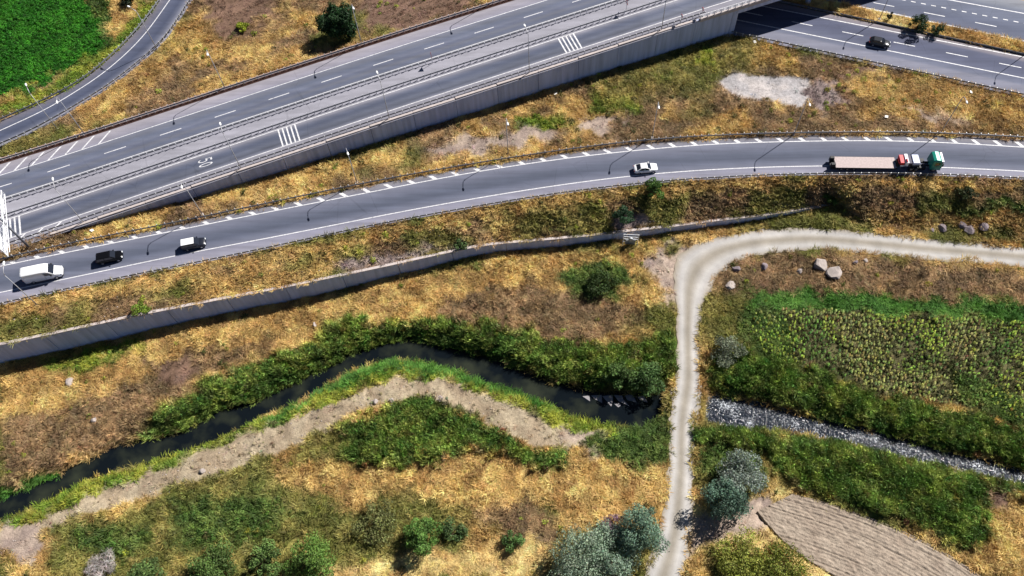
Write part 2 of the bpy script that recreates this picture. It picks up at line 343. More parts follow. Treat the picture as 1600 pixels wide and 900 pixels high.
REG = [
 ('S','brown',[(0,640),(160,590),(250,545),(420,505),(430,530),(300,610),(190,690),(90,735),(0,765)],26),
 ('S','gold',[(0,575),(400,490),(540,468),(540,500),(420,530),(250,570),(100,640),(0,650)],22),
 ('S','ygreen',[(60,565),(230,530),(230,550),(100,585)],14),
 ('S','soil',[(228,560),(300,560),(320,590),(260,600)],12),
 ('S','reed',[(650,505),(560,495),(490,535),(400,560),(320,610),(230,665),(215,690),(300,678),(400,640),(480,605),(560,562),(640,548)],12),
 ('S','lush',[(0,765),(90,735),(95,748),(0,792)],6),
 ('S','gold',[(500,485),(620,440),(800,400),(1000,385),(1080,400),(1080,440),(1000,500),(800,470),(640,505)],14),
 ('S','brown',[(700,470),(820,440),(960,470),(1010,500),(900,540),(760,520),(680,500)],22),
 ('S','bare',[(1000,408),(1040,390),(1110,368),(1115,400),(1100,440),(1085,490),(1050,480),(1040,450),(1015,430)],14),
 ('S','green',[(880,425),(960,405),(1000,440),(960,470),(900,470)],18),
 ('S','reed',[(640,505),(760,505),(860,530),(960,540),(1040,515),(1062,520),(1062,600),(1000,615),(930,607),(850,592),(740,556),(650,540)],10),
 ('S','ygreen',[(0,815),(150,748),(300,706),(400,660),(480,628),(520,600),(560,578),(615,562),(680,568),(740,588),(860,636),(960,668),(1000,672),(900,690),(860,655),(760,614),(700,592),(620,592),(560,612),(520,634),(400,676),(300,720),(150,772),(0,835)],7),
 ('S','lush',[(420,655),(480,626),(520,600),(560,578),(615,562),(680,568),(740,588),(860,636),(860,648),(740,600),(620,574),(520,612),(420,668)],5),
 ('S','gravel',gp_n + gp_s[::-1],5),
 ('S','olive',[(100,830),(200,795),(330,748),(430,725),(540,760),(520,830),(430,905),(60,905)],26),
 ('S','green',[(130,820),(200,815),(250,850),(200,880),(120,860)],22),
 ('S','green',[(280,790),(420,760),(470,800),(380,850),(270,860)],28),
 ('S','green',[(340,800),(420,770),(450,800),(400,830)],20),
 ('S','bare',[(0,820),(45,815),(80,840),(40,880),(0,870)],10),
 ('S','gold',[(440,728),(640,700),(800,725),(1040,735),(1040,830),(900,800),(760,790),(640,770),(540,780),(450,760)],20),
 ('S','reed',[(528,668),(600,640),(660,622),(740,650),(800,682),(875,715),(860,730),(800,712),(720,712),(650,725),(570,728),(530,705)],9),
 ('S','bare',[(880,668),(940,676),(985,705),(960,718),(900,702)],9),
 ('S','green',[(900,690),(960,670),(1048,648),(1048,722),(970,728),(930,708)],10),
 ('S','brown',[(740,790),(820,785),(880,830),(850,870),(800,850)],20),
 ('S','straw',[(430,905),(560,880),(700,855),(850,838),(860,905)],10),
 ('S','brown',[(1110,400),(1250,392),(1400,408),(1600,425),(1700,440),(1700,480),(1600,470),(1300,455),(1150,460),(1110,470)],10),
 ('S','olive',[(1100,460),(1170,450),(1180,500),(1160,560),(1100,560)],16),
 ('S','lush',[(1165,462),(1230,448),(1400,462),(1600,472),(1700,480),(1700,515),(1600,503),(1400,494),(1250,482),(1175,480)],9),
 ('S','sun',[(1165,478),(1250,482),(1400,494),(1600,503),(1700,512),(1700,690),(1600,660),(1500,640),(1330,600),(1200,560),(1160,520)],8),
 ('S','green',[(1165,475),(1215,480),(1235,520),(1240,570),(1180,560),(1150,520)],14),
 ('S','green',[(1480,590),(1540,600),(1600,640),(1700,650),(1700,690),(1600,665),(1500,630)],14),
 ('S','reed',[(1098,560),(1180,548),(1230,572),(1330,604),(1480,645),(1600,668),(1700,700),(1700,760),(1600,732),(1475,703),(1325,664),(1200,632),(1096,608)],9),
 ('S','reed',[(1090,662),(1150,672),(1270,682),(1350,700),(1450,722),(1600,760),(1700,790),(1700,850),(1600,800),(1580,850),(1500,860),(1400,812),(1330,785),(1240,762),(1180,700),(1090,690)],9),
 ('S','green',[(1095,690),(1180,700),(1200,760),(1100,740)],14),
 ('S','straw',[(1075,800),(1120,800),(1200,765),(1240,770),(1190,800),(1240,860),(1320,905),(1300,920),(1200,850),(1110,860),(1070,880)],14),
 ('S','bare',[(1075,815),(1125,800),(1200,770),(1215,790),(1180,830),(1110,850),(1070,870)],12),
 ('S','gold',[(1560,770),(1700,800),(1700,920),(1545,905),(1480,865),(1540,850)],16),
 ('S','soil',[(1540,760),(1580,770),(1580,800),(1545,790)],12),
 ('N','crop',[(-60,-60),(125,-60),(135,5),(172,45),(172,70),(130,100),(80,125),(30,150),(-60,175)],6),
 ('N','green',[(120,-40),(170,-40),(182,40),(172,90),(140,100),(165,60)],10),
 ('N','gold',[(165,-20),(195,-20),(200,30),(180,60),(170,40)],8),
 ('N','ygreen',[(180,60),(230,0),(260,-40),(300,-40),(240,40),(150,115),(60,165),(0,190),(0,170),(100,120)],12),
 ('N','gold',[(260,60),(330,10),(420,40),(420,110),(340,90)],30),
 ('N','soil',[(300,-30),(460,-30),(400,60),(340,70)],30),
 ('N','soil',[(560,-20),(760,-20),(720,20),(620,55),(570,40)],22),
 ('V','gold',[(300,310),(480,265),(640,225),(640,250),(480,290),(330,325)],14),
 ('V','bare',[(660,240),(720,215),(800,205),(850,190),(880,210),(800,230),(700,250)],14),
 ('V','bare',[(895,195),(930,180),(975,185),(960,205),(900,212)],10),
 ('V','ygreen',[(800,190),(880,180),(900,190),(840,205)],10),
 ('V','ygreen',[(915,150),(990,145),(1000,175),(930,172)],12),
 ('V','olive',[(930,130),(1060,80),(1180,70),(1180,110),(1050,140),(940,160)],60),
 ('V','ygreen',[(1090,85),(1110,80),(1115,115),(1095,110)],8),
 ('V','pad',[(1118,128),(1150,112),(1200,118),(1262,122),(1268,142),(1255,168),(1200,158),(1140,148)],5),
 ('V','rubble',[(1262,130),(1310,130),(1320,160),(1265,175)],10),
 ('V','soil',[(1300,115),(1370,100),(1380,120),(1330,135)],12),
 ('V','bare',[(1400,168),(1470,160),(1530,170),(1515,195),(1440,190)],14),
 ('V','gold',[(1320,130),(1450,125),(1600,150),(1600,200),(1540,195),(1400,160)],30),
 ('E','gold',[(0,480),(400,395),(800,318),(1000,290),(1200,278),(1600,285),(1600,300),(1200,292),(1000,305),(800,335),(400,415),(0,505)],9),
 ('E','rubble',[(520,415),(650,385),(740,378),(640,405),(540,430)],18),
 ('E','rubble',[(950,350),(985,330),(1020,345),(1010,362),(960,365)],9),
 ('E','green',[(1480,325),(1600,310),(1600,345),(1520,345)],16),
 ('E','gold',[(1340,335),(1600,330),(1600,360),(1400,350)],14),
 ('E','olive',[(800,330),(930,320),(930,350),(800,365)],20),
]
def cover(P, sheet):
    """what grows at each point: colour and plant densities, from the survey regions above"""
    x, y = P[:, 0], P[:, 1]; px, py = PRJ(P)
    n1 = fbm(x, y, 7, 4, 11); n2 = fbm(x, y, 2.0, 4, 23); n3 = fbm(x, y, 14, 3, 31)
    ax_, ay_ = (fbm(x, y, 2.5, 3, 41) - .5), (fbm(x, y, 2.5, 3, 47) - .5)
    def par(c):
        a, b, g, gh, wd, r = CLS[c]; ca, cb = lin(a), lin(b); t = sstep(n2, .35, .65)[:, None]
        return np.concatenate([ca * (1 - t) + cb * t, np.broadcast_to([g, gh, wd, r], (len(x), 4))], 1)
    base = {'S': ('gold', 'olive'), 'E': ('brown', 'olive'), 'V': ('brown', 'gold'), 'N': ('gold', 'brown'), 'M': ('gold', 'straw')}[sheet]
    k = sstep(n1, .42, .58)[:, None]; A = par(base[0]) * (1 - k) + par(base[1]) * k
    if sheet in 'EVN':
        k = sstep(n3, .55, .68)[:, None]; A = A * (1 - k) + par('olive' if sheet != 'E' else 'gold') * k
    for sh, c, poly, soft in REG:
        if sh != sheet: continue
        bx = np.array(poly); sel = (px > bx[:, 0].min() - 60) & (px < bx[:, 0].max() + 60) & (py > bx[:, 1].min() - 60) & (py < bx[:, 1].max() + 60)
        if not sel.any(): continue
        d = np.full(len(x), 1e3); wk = min(1.0, soft / 9) * (.35 if c == 'pad' else 1); d[sel] = polydist((px + ax_ * 44 * wk)[sel], (py + ay_ * 38 * wk)[sel], poly); k = (1 - sstep(d, -soft * .5, soft * .5))[:, None]
        A = A * (1 - k) + par(c) * k
    g = fbm(x, y, .85, 2, 211); g = .70 + .60 * sstep(g, .22, .78); g = 1 + (g - 1) * np.clip(A[:, 3] / 4, .22, 1); A[:, :3] *= g[:, None]
    return A
def cover_cols(P, sheet, k=KA * 1.1):
    A = cover(P, sheet); return np.clip(A[:, :3] * k, 0, .7)
SHEETS = {}
def sheet_mesh(name, V, quads, sid, kind='structure'):
    me = fast_mesh(name, V, quads, cover_cols(V, sid), True)
    bm = bmesh.new(); bm.from_mesh(me); bm.normal_update()
    if sum(f.normal.z for f in bm.faces) < 0: bmesh.ops.reverse_faces(bm, faces=bm.faces)
    bmesh.ops.delete(bm, geom=[v for v in bm.verts if not v.link_faces], context='VERTS')
    bm.to_mesh(me); bm.free()
    o = link(name, me, M_ground); tag(o, kind=kind); SHEETS.setdefault(sid, []).append(me); return o
def grid_sheet(name, x0, x1, y0, y1, st, zf, keep, sid):
    X, Y = np.meshgrid(np.arange(x0, x1, st), np.arange(y0, y1, st)); nr, nc = X.shape; x, y = X.ravel(), Y.ravel()
    V = np.stack([x, y, zf(x, y)], -1); q = grid_quads(nr, nc); c = V[q].mean(1)
    return sheet_mesh(name, V, q[keep(c[:, 0], c[:, 1])], sid)
south = grid_sheet('south_ground', -110, 112, -8, 104, .55, zs, lambda x, y: (y < yat(xA_s, x) - 2.5) & (np.abs(x) < 108), 'S')

# embankment between the wall (or the dirt road) and the exit road
XE = np.arange(-116, 120, .6)
_top = onX(xA_s, XE); _top[:, 1] -= .0; _top[:, 2] = -.06
toe = smooth(pl([(1320,338,-5.6),(1350,364,-5.6),(1450,376,-5.4),(1600,390,-5.1),(1760,412,-5.0)]), 1.5)
_bot = np.where((XE < X_WE)[:, None], np.stack([XE, yat(wallS, XE) + .30, zat(wallS, XE) - .10], -1), np.stack([XE, yat(toe, XE), zat(toe, XE) - .5], -1))
kk = np.exp(-.5 * (np.arange(-6, 7) / 2.5) ** 2); kk /= kk.sum(); sel = XE > X_WE - 1
_sm = np.convolve(np.pad(_bot[:, 1], 6, mode='edge'), kk, 'valid'); _bot[sel, 1] = _sm[sel]
nc = 18; t = np.linspace(0, 1, nc)[None, :]
V = _top[:, None, :] * (1 - t[..., None]) + _bot[:, None, :] * t[..., None]
prof = sstep(t, .08, 1.0); V[..., 2] = _top[:, None, 2] * (1 - (.55 * t + .45 * prof)) + _bot[:, None, 2] * (.55 * t + .45 * prof)
amp = np.sin(np.pi * t) ** .7; V[..., 2] += amp * ((fbm(V[..., 0], V[..., 1], 3, 3, 61) - .5) * .7)
sheet_mesh('embankment', V.reshape(-1, 3), grid_quads(len(XE), nc), 'E')

# verge between exit road and highway wall / crossing road
_zb = np.array([(-130,-.9),(-92,-.1),(-86,-.1),(-63,-1.1),(-28,-.75),(0,0),(30,.45),(40,.45),(120,.3)])
def wall_base(x): return np.interp(x, _zb[:, 0], _zb[:, 1])
hwS = hw(np.arange(T0, T1, 1.0), O_WT - .0)
X_AB = 37.6                                                                  # abutment corner
X_W0 = float(UF(80., 367., hwz)[0])                                          # where the wall starts
_a = xA_n.copy(); XV = np.arange(-116, 120, .7); _a = onX(xA_n, XV); _a[:, 2] = -.06
_cl = onX(offset(cRS, .3), XV, .25); _hs = onX(hwS, XV); 
_b = np.stack([XV, _hs[:, 1] + .15, wall_base(XV)], -1); mL = XV < X_W0 + 2; _b[mL, 2] = np.minimum(hwz(XV[mL]) - .1, 99)
mR = XV > X_AB; _b[mR] = _cl[mR]; _b[mR, 1] -= 0
j = np.argmax(mR); 
for q in range(8): 
    f = (q + .5) / 8; _b[j - 4 + q, 1] = _b[j - 5, 1] * (1 - f) + _b[j + 5, 1] * f
nc = 40; t = np.linspace(0, 1, nc)[None, :]
V = _a[:, None, :] * (1 - t[..., None]) + _b[:, None, :] * t[..., None]
wd = np.abs(_b[:, 1] - _a[:, 1])[:, None]
V[..., 2] += np.sin(np.pi * t) * np.clip(wd / 8, 0, 1) * ((fbm(V[..., 0], V[..., 1], 5, 3, 71) - .55) * .9) + np.sin(np.pi * t) ** .5 * (fbm(V[..., 0], V[..., 1], 1.6, 2, 73) - .5) * .22 * np.clip(wd / 4, 0, 1)
sheet_mesh('middle_verge', V.reshape(-1, 3), grid_quads(len(XV), nc), 'V')

# ground north of the highway, falling away from its edge
lpL = smooth(extend(pl([(0,186),(60,160),(125,127),(175,85),(217,42),(246,2)], .4), 30, 30), 3)
lpR = smooth(extend(pl([(0,227),(50,206),(120,166),(175,132),(225,92),(260,60),(297,2)], .4), 30, 30), 3)
lpW = smooth(extend(pl([(0,204),(75,170),(155,120),(200,82),(230,50),(265,0)]), 30, 30), 3)
lpA, lpB = both(lpL, lpR, 90); lpA[:, 2] = -.02; lpB[:, 2] = -.02; LP_POLY = np.vstack([lpA, lpB[::-1]])
def zn(x, y):
    o = x * HN[0] + y * HN[1]; ze = hwz(x); d = o - (O_NB + .9)
    g = np.where(d < 0, ze - .25, np.maximum(ze - .18 - np.maximum(d, 0) * .22, np.minimum(ze - .18, -.25)))
    g = g + sstep(d, .5, 4) * ((fbm(x, y, 6, 3, 81) - .5) * .7 + (fbm(x, y, 1.7, 2, 83) - .5) * .25)
    ld = polydist(x, y, LP_POLY); k = sstep(ld, .2, 3.0)
    return g * k + (-.14) * (1 - k)
grid_sheet('north_ground', -152, 60, 84, 180, .8, zn, lambda x, y: ((x * HN[0] + y * HN[1]) > O_NB - 1.2) & ((x * CN[0] + y * CN[1]) < float(U(1150, 20, .4)[:2] @ CN) - 2), 'N')
# broad ground far below and around everything
me = fast_mesh('terrain', [(-1500,-1500,-11),(1500,-1500,-11),(1500,1500,-11),(-1500,1500,-11)], [(0,1,2,3)], np.tile(alb(165,135,80), (4,1))); tag(link('terrain', me, M_ground), kind='structure')
# flat ground under the crossing roads (top right)
g0 = U(1150, 40, .2); a0 = g0[:2] @ CD; b0 = g0[:2] @ CN
X, Y = np.meshgrid(np.arange(a0 - 60, a0 + 130, 1.5), np.arange(b0 - 6, b0 + 90, 1.5)); nr, ncx = X.shape
V = np.concatenate([X.ravel()[:, None] * CD + Y.ravel()[:, None] * CN, np.full((X.size, 1), .12)], 1); q = grid_quads(nr, ncx)
c = V[q].mean(1); q = q[c[:, 1] > yat(cRS, c[:, 0]) - .6]
sheet_mesh('crossing_ground', V, q, 'M')

# ================================================================== roads
def road_cols(offs, keys):
    """worn asphalt: keys = [(offset, photo colour)] across the road"""
    ks = np.array([k[0] for k in keys], float); cs = np.array([lin(k[1]) for k in keys]) * KA * .92
    o = np.argsort(ks); return np.stack([np.interp(offs, ks[o], cs[o, i]) for i in range(3)], -1)
LANE, LANE2, SHO, MED = (102,107,124), (126,130,146), (166,165,178), (186,185,198)
tt = np.arange(T0, T1, 2.0); offs = np.unique(np.r_[np.linspace(O_WT - .35, O_NB + .9, 50), O_R1, O_R2])
V = hw(tt[:, None], offs[None, :]); cc = road_cols(offs, [(O_WT-.4,SHO),(O_L4+.1,SHO),(O_L4+.3,(128,132,152)),(108.2,LANE),(109.0,(116,122,142)),(109.9,(98,106,130)),(110.7,(112,118,140)),(O_L3-.2,SHO),(O_R2,MED),(O_R1-.1,MED),(O_L2+.1,LANE2),(117.6,(112,120,146)),(118.4,LANE2),(119.2,(114,121,146)),(O_DA,(130,136,158)),(120.6,(118,126,150)),(121.6,LANE2),(O_L1-.1,(138,142,162)),(O_L1+.3,(172,170,188)),(O_NB,(190,184,192))])
st = (fbm(V[..., 0] * .12 + V[..., 1] * .05, (V[..., 0] * HN[0] + V[..., 1] * HN[1]) * 2.2, 1.0, 3, 91) - .5)[..., None]
cc = cc[None] * (1 + st * .28)
# fresher patch of asphalt in the east lane, as on the bridge approach
tp = hw_t(1003., 33.); new = ((tt[:, None] > tp) & (offs[None] > O_L4 + .2) & (offs[None] < O_L3 - .2))[..., None]; cc = np.where(new, cc * 1.12 + .012, cc)
me = fast_mesh('highway', V.reshape(-1, 3), grid_quads(len(tt), len(offs))[:, ::-1], cc.reshape(-1, 3))
hwo = link('highway', me, M_asph); tag(hwo, kind='structure')
bm = bmesh.new(); bm.from_mesh(me); bm.normal_update()
if sum(f.normal.z for f in bm.faces) < 0: bmesh.ops.reverse_faces(bm, faces=bm.faces)
bm.to_mesh(me); bm.free()
for o_, wd_ in ((O_L1, .16), (O_L2, .16), (O_L3, .16), (O_L4, .16)): 
    P = hw(np.arange(T0, T1, 2.0), o_); ribbon('edge_line', P, wd_, M_paint, .006, hwo)
t_d = hw_t(436., 151.5)
for i in range(-9, 9):
    c_ = t_d + i * 10.27; ribbon('lane_dash', hw(np.array([c_ - 2, c_ + 2]), O_DA), .17, M_paint, .006, hwo)
def quad_mark(name, a, b, wd, parent, zoff=.005, ends=None):
    """painted bar from a to b whose ends run along direction `ends`"""
    a, b = np.array(a, float), np.array(b, float); e = np.zeros(3); e[:2] = ends; e[:2] *= wd / 2 / np.linalg.norm(e[:2])
    V = [a - e, a + e, b + e, b - e]; V = [v + np.array([0, 0, zoff]) for v in V]
    me = mesh(name, V, [(0, 1, 2, 3)])
    if me.polygons[0].normal.z < 0: me.flip_normals()
    return link(name, me, M_paint, parent)
for i in range(22):                                            # hatched shoulder at the far left
    t_ = hw_t(21., 265.) - 12 + i * 3.05
    if t_ > hw_t(180., 214.): break
    quad_mark('hatch_stripe', hw(t_, O_L1 + .1), hw(t_ + 2.4, O_NB - .55), .55, hwo, ends=HD)
for i in range(9):                                             # hatching where exit road and highway part
    t_ = hw_t(18., 371.) + i * 3.1 - 10
    if t_ > hw_t(122., 338.): break
    quad_mark('hatch_stripe', hw(t_, O_L4 - .1), hw(t_ - 1.6, O_R3 + .25), .6, hwo, ends=HD)
for cx_, cy_ in ((452., 212.), (890., 66.), (24., 354.)):      # rumble bars across the lane
    for i in range(-2, 3 if cx_ > 100 else 2):
        t_ = hw_t(cx_, cy_) + i * .78
        quad_mark('rumble_bar', hw(t_ - .0, O_L3 - .1), hw(t_ + .0, O_L4 + .1), .36, hwo, ends=HD)
# the painted 50
def glyph(pts, wd, name, org, ux, uy):
    n = len(pts); V = []; Fc = []
    for i, (gx, gy) in enumerate(pts):
        p0 = pts[max(i - 1, 0)]; p1 = pts[min(i + 1, n - 1)]; dx, dy = p1[0] - p0[0], p1[1] - p0[1]; L_ = math.hypot(dx, dy * .38) or 1
        nx, ny = -dy * .38 / L_, dx / L_
        for s_ in (-1, 1):
            q_ = org[:2] + ux * (gx + nx * s_ * wd / 2) + uy * (gy + ny * s_ * wd * 1.3)
            V.append((q_[0], q_[1], float(hwz(q_[0])) + .007))
    for i in range(n - 1): Fc.append((2 * i, 2 * i + 1, 2 * i + 3, 2 * i + 2))
    me = mesh(name, V, Fc); bm = bmesh.new(); bm.from_mesh(me); bm.normal_update()
    if sum(f.normal.z for f in bm.faces) < 0: bmesh.ops.reverse_faces(bm, faces=bm.faces)
    bm.to_mesh(me); bm.free(); return link(name, me, M_paint, hwo)
g50 = UF(321., 254.5, hwz)
g5 = [(.62,2.3),(.05,2.3),(.05,2.3),(.05,1.35),(.3,1.5),(.52,1.4),(.62,1.0),(.62,.6),(.5,.2),(.3,.05),(.1,.12),(.02,.4)]
g0_ = [(.32 + .3 * math.cos(a), 1.15 + 1.1 * math.sin(a)) for a in np.linspace(0, 2 * math.pi, 21)]
O_ = g50[:2] - HD * 1.15 + HN * .95
glyph(g5, .12, 'painted_digit', O_, -HN, HD); glyph(g0_, .12, 'painted_digit', O_ - HN * 1.05, -HN, HD)

# exit road
nA, nB = onX(offset(xRN, -.2), XR, 0), onX(offset(xRS, .1), XR, 0)
yN, yS, yT, yB_ = onX(xN, XR)[:, 1], onX(xS, XR)[:, 1], nA[:, 1], nB[:, 1]; nc = 36; f = np.linspace(0, 1, nc)
Y = yT[:, None] * (1 - f) + yB_[:, None] * f
u = (Y - yS[:, None]) / (yN - yS)[:, None]                     # 0 at the south line, 1 at the north line
cc = road_cols(u.ravel(), [(-.5,(176,174,190)),(-.06,(160,160,180)),(.04,(132,136,156)),(.2,(118,124,146)),(.36,(98,105,126)),(.55,(106,113,134)),(.72,(120,125,146)),(.9,(134,138,158)),(1.03,(140,142,160)),(1.12,(150,148,158)),(1.6,(150,146,154))]).reshape(len(XR), nc, 3)
cc = cc * (1 + (fbm(XR[:, None] * .1 + 0 * Y, Y * 1.8 + 0, 1.0, 3, 95) - .5)[..., None] * .25)
V = np.stack([np.broadcast_to(XR[:, None], Y.shape), Y, np.zeros_like(Y)], -1)
me = fast_mesh('exit_road', V.reshape(-1, 3), grid_quads(len(XR), nc), cc.reshape(-1, 3)); bm = bmesh.new(); bm.from_mesh(me); bm.normal_update()
if sum(f_.normal.z for f_ in bm.faces) < 0: bmesh.ops.reverse_faces(bm, faces=bm.faces)
bm.to_mesh(me); bm.free(); xro = link('exit_road', me, M_asph); tag(xro, kind='structure')
ribbon('edge_line', xN, .17, M_paint, .006, xro); ribbon('edge_line', xS, .17, M_paint, .006, xro)
Pn = resample(xN, 4.02); nn = normals(Pn)
for i in range(1, len(Pn) - 1):
    d_ = Pn[min(i + 1, len(Pn) - 1)] - Pn[i - 1]; d_ = d_[:2] / np.linalg.norm(d_[:2]); yy = yat(xRN, Pn[i, 0]) - Pn[i, 1] - .75
    b_ = Pn[i].copy(); b_[:2] += nn[i] * yy - d_ * yy * .85
    a_ = Pn[i].copy(); a_[:2] += nn[i] * .1
    quad_mark('hatch_stripe', a_, b_, .75, xro, ends=d_)
# loop ramp
t = np.linspace(0, 1, 24); A_, B_ = lpA.copy(), lpB.copy(); A_[:, 2] = B_[:, 2] = 0
cc = road_cols(t, [(0,(132,128,140)),(.26,(112,116,138)),(.3,(104,110,134)),(.5,(92,100,126)),(.62,(84,92,118)),(.75,(108,114,136)),(.86,(150,152,170)),(1,(176,176,192))])
lpo = strip('loop_ramp', A_, B_, 24, M_asph, 0, cc); tag(lpo, kind='structure'); ribbon('edge_line', lpW, .18, M_paint, .006, lpo)
# crossing road: two carriageways and median
def even(P, n=80): return np.stack([np.interp(np.linspace(0, 1, n), np.linspace(0, 1, len(P)), P[:, k]) for k in range(3)], -1)
def cline(P, n=80, a_=-75, b_=95):
    """straight line fitted to points, sampled along the crossing road"""
    m_ = P[:, :2].mean(0); s_ = np.linspace(a_, b_, n); o_ = (P[:, :2] @ CN); sl_ = np.polyfit(P[:, :2] @ CD, o_, 1)
    sg = s_ + float(U(1400, 70, .35)[:2] @ CD); return np.concatenate([sg[:, None] * CD + (sl_[0] * sg + sl_[1])[:, None] * CN, np.full((n, 1), .35)], 1)
LcRS, LcS, LcN, LcB, LcM, LcE, LcD = map(cline, (cRS, cS, cN, cB, cM, cE, cD))
t = np.linspace(0, 1, 20)
A_ = LcRS.copy(); A_[:, :2] -= CN * .15; A_[:, 2] = .35; B_ = LcB.copy(); B_[:, :2] -= CN * .25; B_[:, 2] = .35
ccA = road_cols(t, [(0,(150,152,172)),(.28,(150,152,172)),(.31,(128,134,158)),(.45,(112,118,144)),(.56,(104,110,138)),(.68,(96,102,130)),(.84,(102,108,136)),(.9,(150,146,160)),(1,(170,160,165))])
cro = strip('crossing_road', A_, B_, 20, M_asph, 0, ccA); tag(cro, kind='structure')
A2 = LcM.copy(); A2[:, :2] -= CN * .3; B2 = LcE.copy(); B2[:, :2] += CN * 4
ccB = road_cols(t, [(0,(150,150,165)),(.05,(116,122,146)),(.25,(104,112,138)),(.5,(124,132,156)),(.7,(120,128,152)),(.8,(150,156,172)),(1,(170,172,182))])
cr2 = strip('far_crossing_road', A2, B2, 20, M_asph, 0, ccB); tag(cr2, kind='structure')
md = strip('median_strip', LcB + np.r_[CN * .2, .02], LcM - np.r_[CN * .25, -.02], 8, M_ground, .02, None); 
_v = np.array([v.co for v in md.data.vertices]); ca = md.data.color_attributes.new('tint', 'FLOAT_COLOR', 'POINT'); c_ = np.ones((len(_v), 4), np.float32); c_[:, :3] = cover_cols(_v, 'M'); ca.data.foreach_set('color', c_.ravel()); tag(md, kind='structure'); SHEETS.setdefault('M', []).append(md.data); SHEETS['M'] = [md.data]
for P in (LcS, LcN): ribbon('edge_line', P, .22, M_paint, .006, cro)
for P in (LcM, LcE): ribbon('edge_line', P, .24, M_paint, .006, cr2)
def dash_run(parent, p0, per, ln, n0, n1, wd):
    P0 = U(*p0, .35)
    for i in range(n0, n1):
        c_ = P0[:2] + CD * i * per; a_ = np.array([[*(c_ - CD * ln / 2), .35], [*(c_ + CD * ln / 2), .35]]); ribbon('lane_dash', a_, wd, M_paint, .006, parent)
dash_run(cro, (1413, 69), 10.2, 4.2, -6, 5, .2)
dash_run(cr2, (1460, 22.5), 10.2, 4.2, -4, 5, .2); dash_run(cr2, (1474.5, 12), 2.05, .95, -14, 14, .24)

# dirt road, gravel track, ploughed field, river
A_, B_ = drA2.copy(), drB2.copy()
for P in (A_, B_): P[:, 2] = zs0(P[:, 0], P[:, 1]) - .02
nc = 16; t = np.linspace(0, 1, nc); w_ = (B_ - A_)[:, :2]; w_ = w_ / np.linalg.norm(w_, axis=1)[:, None] * .42; A_[:, :2] -= w_; B_[:, :2] += w_
V = A_[:, None] * (1 - t[None, :, None]) + B_[:, None] * t[None, :, None]
jit = (fbm(V[..., 0], V[..., 1], 1.5, 4, 101) - .5) * 1.5
edge = np.zeros(nc); edge[0] = 1; edge[-1] = -1; edge[1] = .6; edge[-2] = -.6
nrm = (B_ - A_)[:, None, :2]; nrm = nrm / np.linalg.norm(nrm, axis=2, keepdims=True); V[..., :2] += nrm * (jit * edge)[..., None]
V[..., 2] += .05 * np.sin(np.pi * t)[None]
cc = road_cols(t, [(0,(194,180,160)),(.08,(208,200,190)),(.18,(218,214,212)),(.28,(226,222,218)),(.38,(204,197,188)),(.5,(180,171,156)),(.62,(204,197,188)),(.74,(228,224,220)),(.84,(218,214,212)),(.93,(208,200,190)),(1,(192,178,158))])[None] * (1 + (fbm(V[..., 0], V[..., 1], 2.2, 4, 103) - .5)[..., None] * .42)
rut = -.03 * (np.exp(-((t - .28) / .07) ** 2) + np.exp(-((t - .74) / .07) ** 2)); V[..., 2] += rut[None]
me = fast_mesh('dirt_road', V.reshape(-1, 3), grid_quads(len(A_), nc), cc.reshape(-1, 3), True); bm = bmesh.new(); bm.from_mesh(me); bm.normal_update()
if sum(f_.normal.z for f_ in bm.faces) < 0: bmesh.ops.reverse_faces(bm, faces=bm.faces)
bm.to_mesh(me); bm.free(); tag(link('dirt_road', me, M_track), kind='structure')
pA, pB = both(smooth(pl([(1240,771),(1300,786),(1400,822),(1470,856),(1545,905),(1640,985)], -6.5), 1.5), smooth(pl([(1182,800),(1205,830),(1245,868),(1310,905),(1400,960),(1460,1010)], -6.5), 1.5), 150)
nc = 110; t = np.linspace(0, 1, nc); V = pA[:, None] * (1 - t[None, :, None]) + pB[:, None] * t[None, :, None]
fw_ = np.linalg.norm(pA - pB, axis=1)[:, None] * t[None]
gz = zs(V[..., 0].ravel(), V[..., 1].ravel()).reshape(V.shape[:2])
V[..., 2] = zs0(V[..., 0], V[..., 1]) + .12 + (gz - zs0(V[..., 0], V[..., 1]) + .5) * .25 + 0.028 * np.sin(fw_ * 8.5 + fbm(V[..., 0], V[..., 1], 6, 2, 7) * 1.5) + (fbm(V[..., 0], V[..., 1], .38, 2, 111) - .5) * .24 - .22 * np.exp(-((t[None] - .03) / .012) ** 2) - .12 * np.exp(-((np.sin(fw_ * 1.1 + fbm(V[..., 0], V[..., 1], 9, 2, 9) * 2)) / .1) ** 2)
ed = np.minimum(t, 1 - t)[None] + 0 * fw_; V[..., 2] -= .35 * (1 - sstep(ed, 0, .02))
cc = road_cols(np.array([0, 1.]), [(0,(206,190,172)),(1,(172,154,138))]); k = fbm(V[..., 0], V[..., 1], 1.6, 4, 113)[..., None]; cc = cc[0] * (1 - k) + cc[1] * k
cc = cc * (1 - .14 * np.exp(-((np.sin(fw_ * 1.1 + fbm(V[..., 0], V[..., 1], 9, 2, 9) * 2)) / .2) ** 2)[..., None])
me = fast_mesh('ploughed_field', V.reshape(-1, 3), grid_quads(150, nc), cc.reshape(-1, 3), True); bm = bmesh.new(); bm.from_mesh(me); bm.normal_update()
if sum(f_.normal.z for f_ in bm.faces) < 0: bmesh.ops.reverse_faces(bm, faces=bm.faces)
bm.to_mesh(me); bm.free(); tag(link('ploughed_field', me, M_ground), kind='structure')
